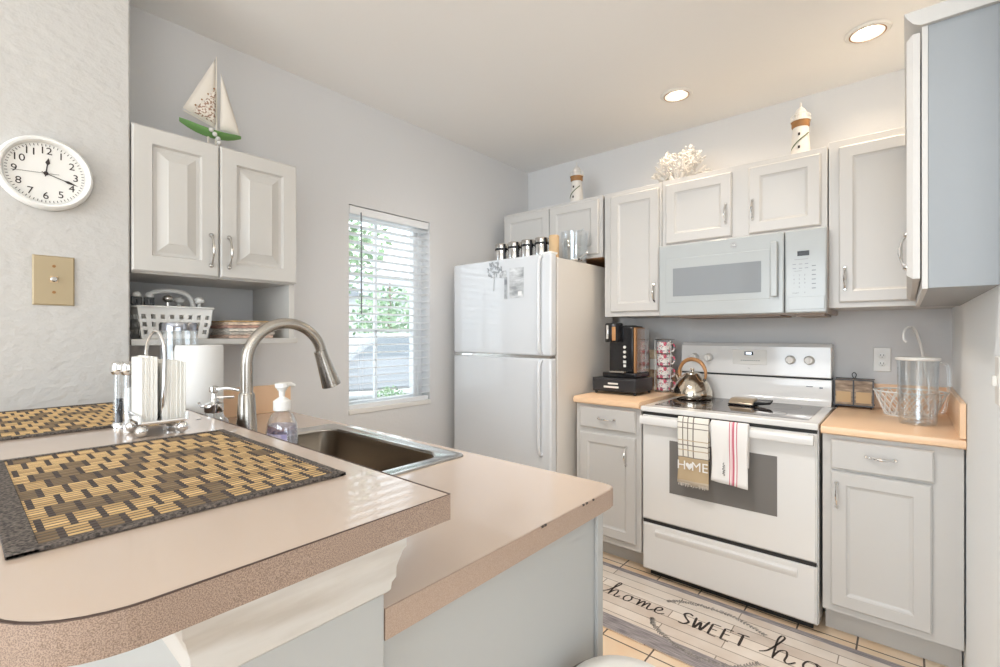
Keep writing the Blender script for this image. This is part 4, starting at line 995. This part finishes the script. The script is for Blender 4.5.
MB().box(-.03, .03, -.027, -.025, .13, .2).build('front_panel', M['ivory'], t)
mugm = mat('floral_mug', (.82, .78, .74), .3); nt = mugm.node_tree
def floral(m, c0, cols):
    nt = m.node_tree; bs = nt.nodes['Principled BSDF']; tc = nt.nodes.new('ShaderNodeTexCoord'); prev = None
    for sc_, th, cc in cols:
        v = nt.nodes.new('ShaderNodeTexVoronoi'); v.inputs['Scale'].default_value = sc_; nt.links.new(tc.outputs['Object'], v.inputs[0])
        l = nt.nodes.new('ShaderNodeMath'); l.operation = 'LESS_THAN'; l.inputs[1].default_value = th; nt.links.new(v.outputs[0], l.inputs[0])
        mx = nt.nodes.new('ShaderNodeMix'); mx.data_type = 'RGBA'; nt.links.new(l.outputs[0], mx.inputs[0])
        if prev is None: mx.inputs[6].default_value = (*c0, 1)
        else: nt.links.new(prev, mx.inputs[6])
        mx.inputs[7].default_value = (*cc, 1); prev = mx.outputs[2]
    nt.links.new(prev, bs.inputs['Base Color'])
floral(mugm, (.84, .80, .76), [(30, .40, (.62, .08, .14)), (75, .34, (.25, .27, .30)), (50, .30, (.72, .25, .30))])
MX, MY = -1.165, 2.95
t = thing('mug_rack', 'thin wire rack holding the stacked floral mugs', 'rack', (MX, MY, CL))
b = MB(); b.tube([(.058*math.cos(a*PI/12), .058*math.sin(a*PI/12), .004) for a in range(24)], .003, 6, closed=True)
for a in (PI*.5, PI*1.17, PI*1.83): b.tube([(.058*math.cos(a), .058*math.sin(a), .004), (.058*math.cos(a), .058*math.sin(a), .33)], .0025, 6)
b.tube([(.058*math.cos(a*PI/12), .058*math.sin(a*PI/12), .33) for a in range(24)], .0025, 6, closed=True); b.build('wires', 'nickel', t)
mug0 = None
for k in range(4):
    lb = ['bottom', 'second from bottom', 'third from bottom', 'topmost'][k]+' white floral mug in the stacked rack'
    if mug0 is None:
        mug0 = m_ = thing('floral_mug', lb, 'mug', (MX, MY, CL+.007+k*.078), -.25, 'stacked floral mugs')
        MB().lathe([(.038, 0), (.046, .005), (.047, .07), (.048, .074), (.044, .074), (.043, .01), (.001, .008)], seg=28, cap=False).build('cup', mugm, m_)
        MB().tube(spline([(.044, 0, .062), (.066, 0, .06), (.072, 0, .038), (.062, 0, .018), (.044, 0, .014)], 5), .005, 8).build('handle', mugm, m_)
    else:
        m_ = copy_tree(mug0); m_.location = (MX, MY, CL+.007+k*.078); m_['label'] = lb
# kettle
t = thing('tea_kettle', 'shiny steel tea kettle with copper-brown handle on the cooktop', 'kettle', (-.965, 2.87, .9158), math.radians(-20))
MB().lathe([(.088, 0), (.106, .004), (.112, .02), (.108, .05), (.092, .09), (.066, .125), (.046, .142), (.044, .146)], seg=40).build('body', 'kettle', t)
MB().lathe([(.045, .143), (.042, .15), (.02, .156), (.008, .158), (.008, .165), (.013, .17), (.011, .178), (.001, .18)], seg=28).build('lid', 'kettle', t)
MB().tube(spline([(-.075, 0, .075), (-.10, 0, .105), (-.118, 0, .13)], 4), [.022, .021, .02, .019, .018, .017, .016, .015, .014], 14).build('spout', 'kettle', t)
MB().tube(spline([(-.085, 0, .115), (-.093, 0, .16), (-.06, 0, .213), (0, 0, .232), (.06, 0, .213), (.09, 0, .165), (.088, 0, .12)], 6), [.006+.006*math.sin(PI*i/36) for i in range(37)], 12).build('handle', 'copper', t)
b = MB()
for s in (-1, 1): b.tube([(s*.075, 0, .095), (s*.087, 0, .125)], .008, 8)
b.build('handle_bracket', 'kettle', t)
t = thing('spoon_rest', 'tan and black spoon rest lying on the glass cooktop', 'spoon rest', (-.655, 2.80, .9162), math.radians(-5))
MB().profx([(-.05, .0), (-.055, .012), (-.03, .034), (.03, .036), (.05, .02), (.045, 0)], -.075, .045).build('rest', mat('tan_metal', (.62, .50, .36), .3, .4), t, bevel=.006)
MB().box(-.078, .048, -.058, .04, .0, .008).build('tray', 'black', t, bevel=.003)
MB().add([(.045, -.04, .02), (.045, .04, .03), (.12, .03, .035), (.115, .0, .02), (.045, -.04, .004), (.045, .04, .006), (.12, .03, .026), (.115, .0, .01)], [(0, 1, 2, 3), (7, 6, 5, 4), (0, 4, 5, 1), (1, 5, 6, 2), (2, 6, 7, 3), (3, 7, 4, 0)]).build('handle', 'black', t, bevel=.003)

# ------------------------------------------------------------------ right counter things
RZ_ = .9155
t = thing('rustic_napkin_caddy', 'weathered metal and wood two-bin caddy beside the range', 'caddy', (-.2085, 3.066, RZ_), 0); t.scale = (.9, 1, 1)
MB().box(-.088, .088, -.045, .045, .012, .022).build('floor_board', 'wood', t)
MB().box(-.088, -.004, -.045, -.041, .022, .145).build('front_panel', 'wood', t); MB().box(.004, .088, -.045, -.041, .022, .145).build('front_panel', 'wood', t); MB().box(-.088, .088, .041, .045, .022, .145).build('back_panel', 'wood', t)
b = MB(); b.box(-.088, -.084, -.041, .041, .022, .145); b.box(.084, .088, -.041, .041, .022, .145); b.box(-.003, .003, -.044, .041, .022, .15); b.build('divider', 'wood', t)
b = MB()
for z in (.012, .143): b.box(-.091, .091, -.048, -.045, z, z+.006); b.box(-.091, .091, .045, .048, z, z+.006)
for x in (-.091, -.003, .085): b.box(x, x+.006, -.0485, -.0455, .012, .149)
b.tube(spline([(0, 0, .148), (-.01, 0, .17), (0, 0, .182), (.01, 0, .17), (0, 0, .148)], 4), .0022, 6)
for x in (-.08, .08):
    for y in (-.038, .038): b.cyl(.005, 0, .012, (x, y, 0), 8)
b.build('metal_frame', 'darkgrey', t)
b = MB().box(-.080, -.012, -.048, -.0455, .03, .085); b.box(.012, .080, -.048, -.0455, .03, .085); b.build('name_label', 'cork', t)
t = thing('wire_fruit_basket', 'white wire fruit basket with a tall banana hook', 'basket', (.008, 2.93, RZ_))
b = MB(); N = 20; r0, r1, h = .090, .131, .110
def Pb(a, v): r = r0+(r1-r0)*v; return (r*math.cos(a), r*math.sin(a), .004+h*v)
for v in (0, 1): b.tube([Pb(2*PI*k/40, v) for k in range(40)], .0042, 6, closed=True)
b.build('rim', 'plastic', t)
b = MB()
for k in range(N):
    a = 2*PI*k/N
    for s in (-1, 1): b.tube([Pb(a+s*v*.63, v) for v in (0, .25, .5, .75, 1)], .0024, 5)
for k in range(6): a = PI*k/6; b.tube([(r0*math.cos(a), r0*math.sin(a), .004), (-r0*math.cos(a), -r0*math.sin(a), .004)], .0018, 5)
b.build('lattice', 'plastic', t)
MB().tube(spline([(.075, .115, .10), (.06, .10, .2), (.042, .07, .32), (.02, .03, .40), (-.0, .0, .415), (-.018, -.015, .395), (-.02, -.015, .36), (-.01, -.015, .345)], 6), .0055, 8).build('banana_hook', 'plastic', t)
t = thing('clear_pitcher', 'large clear plastic pitcher standing in front of wire basket', 'pitcher', (.034, 2.69, RZ_), math.radians(-15))
MB().lathe([(.001, .004), (.056, .004), (.060, .0), (.063, .012), (.070, .270), (.073, .276), (.071, .278), (.067, .270), (.060, .012), (.001, .012)], seg=40, cap=False).build('body', 'clear', t)
MB().lathe([(.071, .270), (.0745, .273), (.0745, .280), (.071, .283)], seg=40, cap=False).build('rim', 'plastic', t)
MB().tube(spline([(.068, 0, .258), (.092, 0, .255), (.099, 0, .21), (.094, 0, .11), (.082, 0, .06), (.063, 0, .05)], 6), .006, 8).build('handle', 'clear', t)
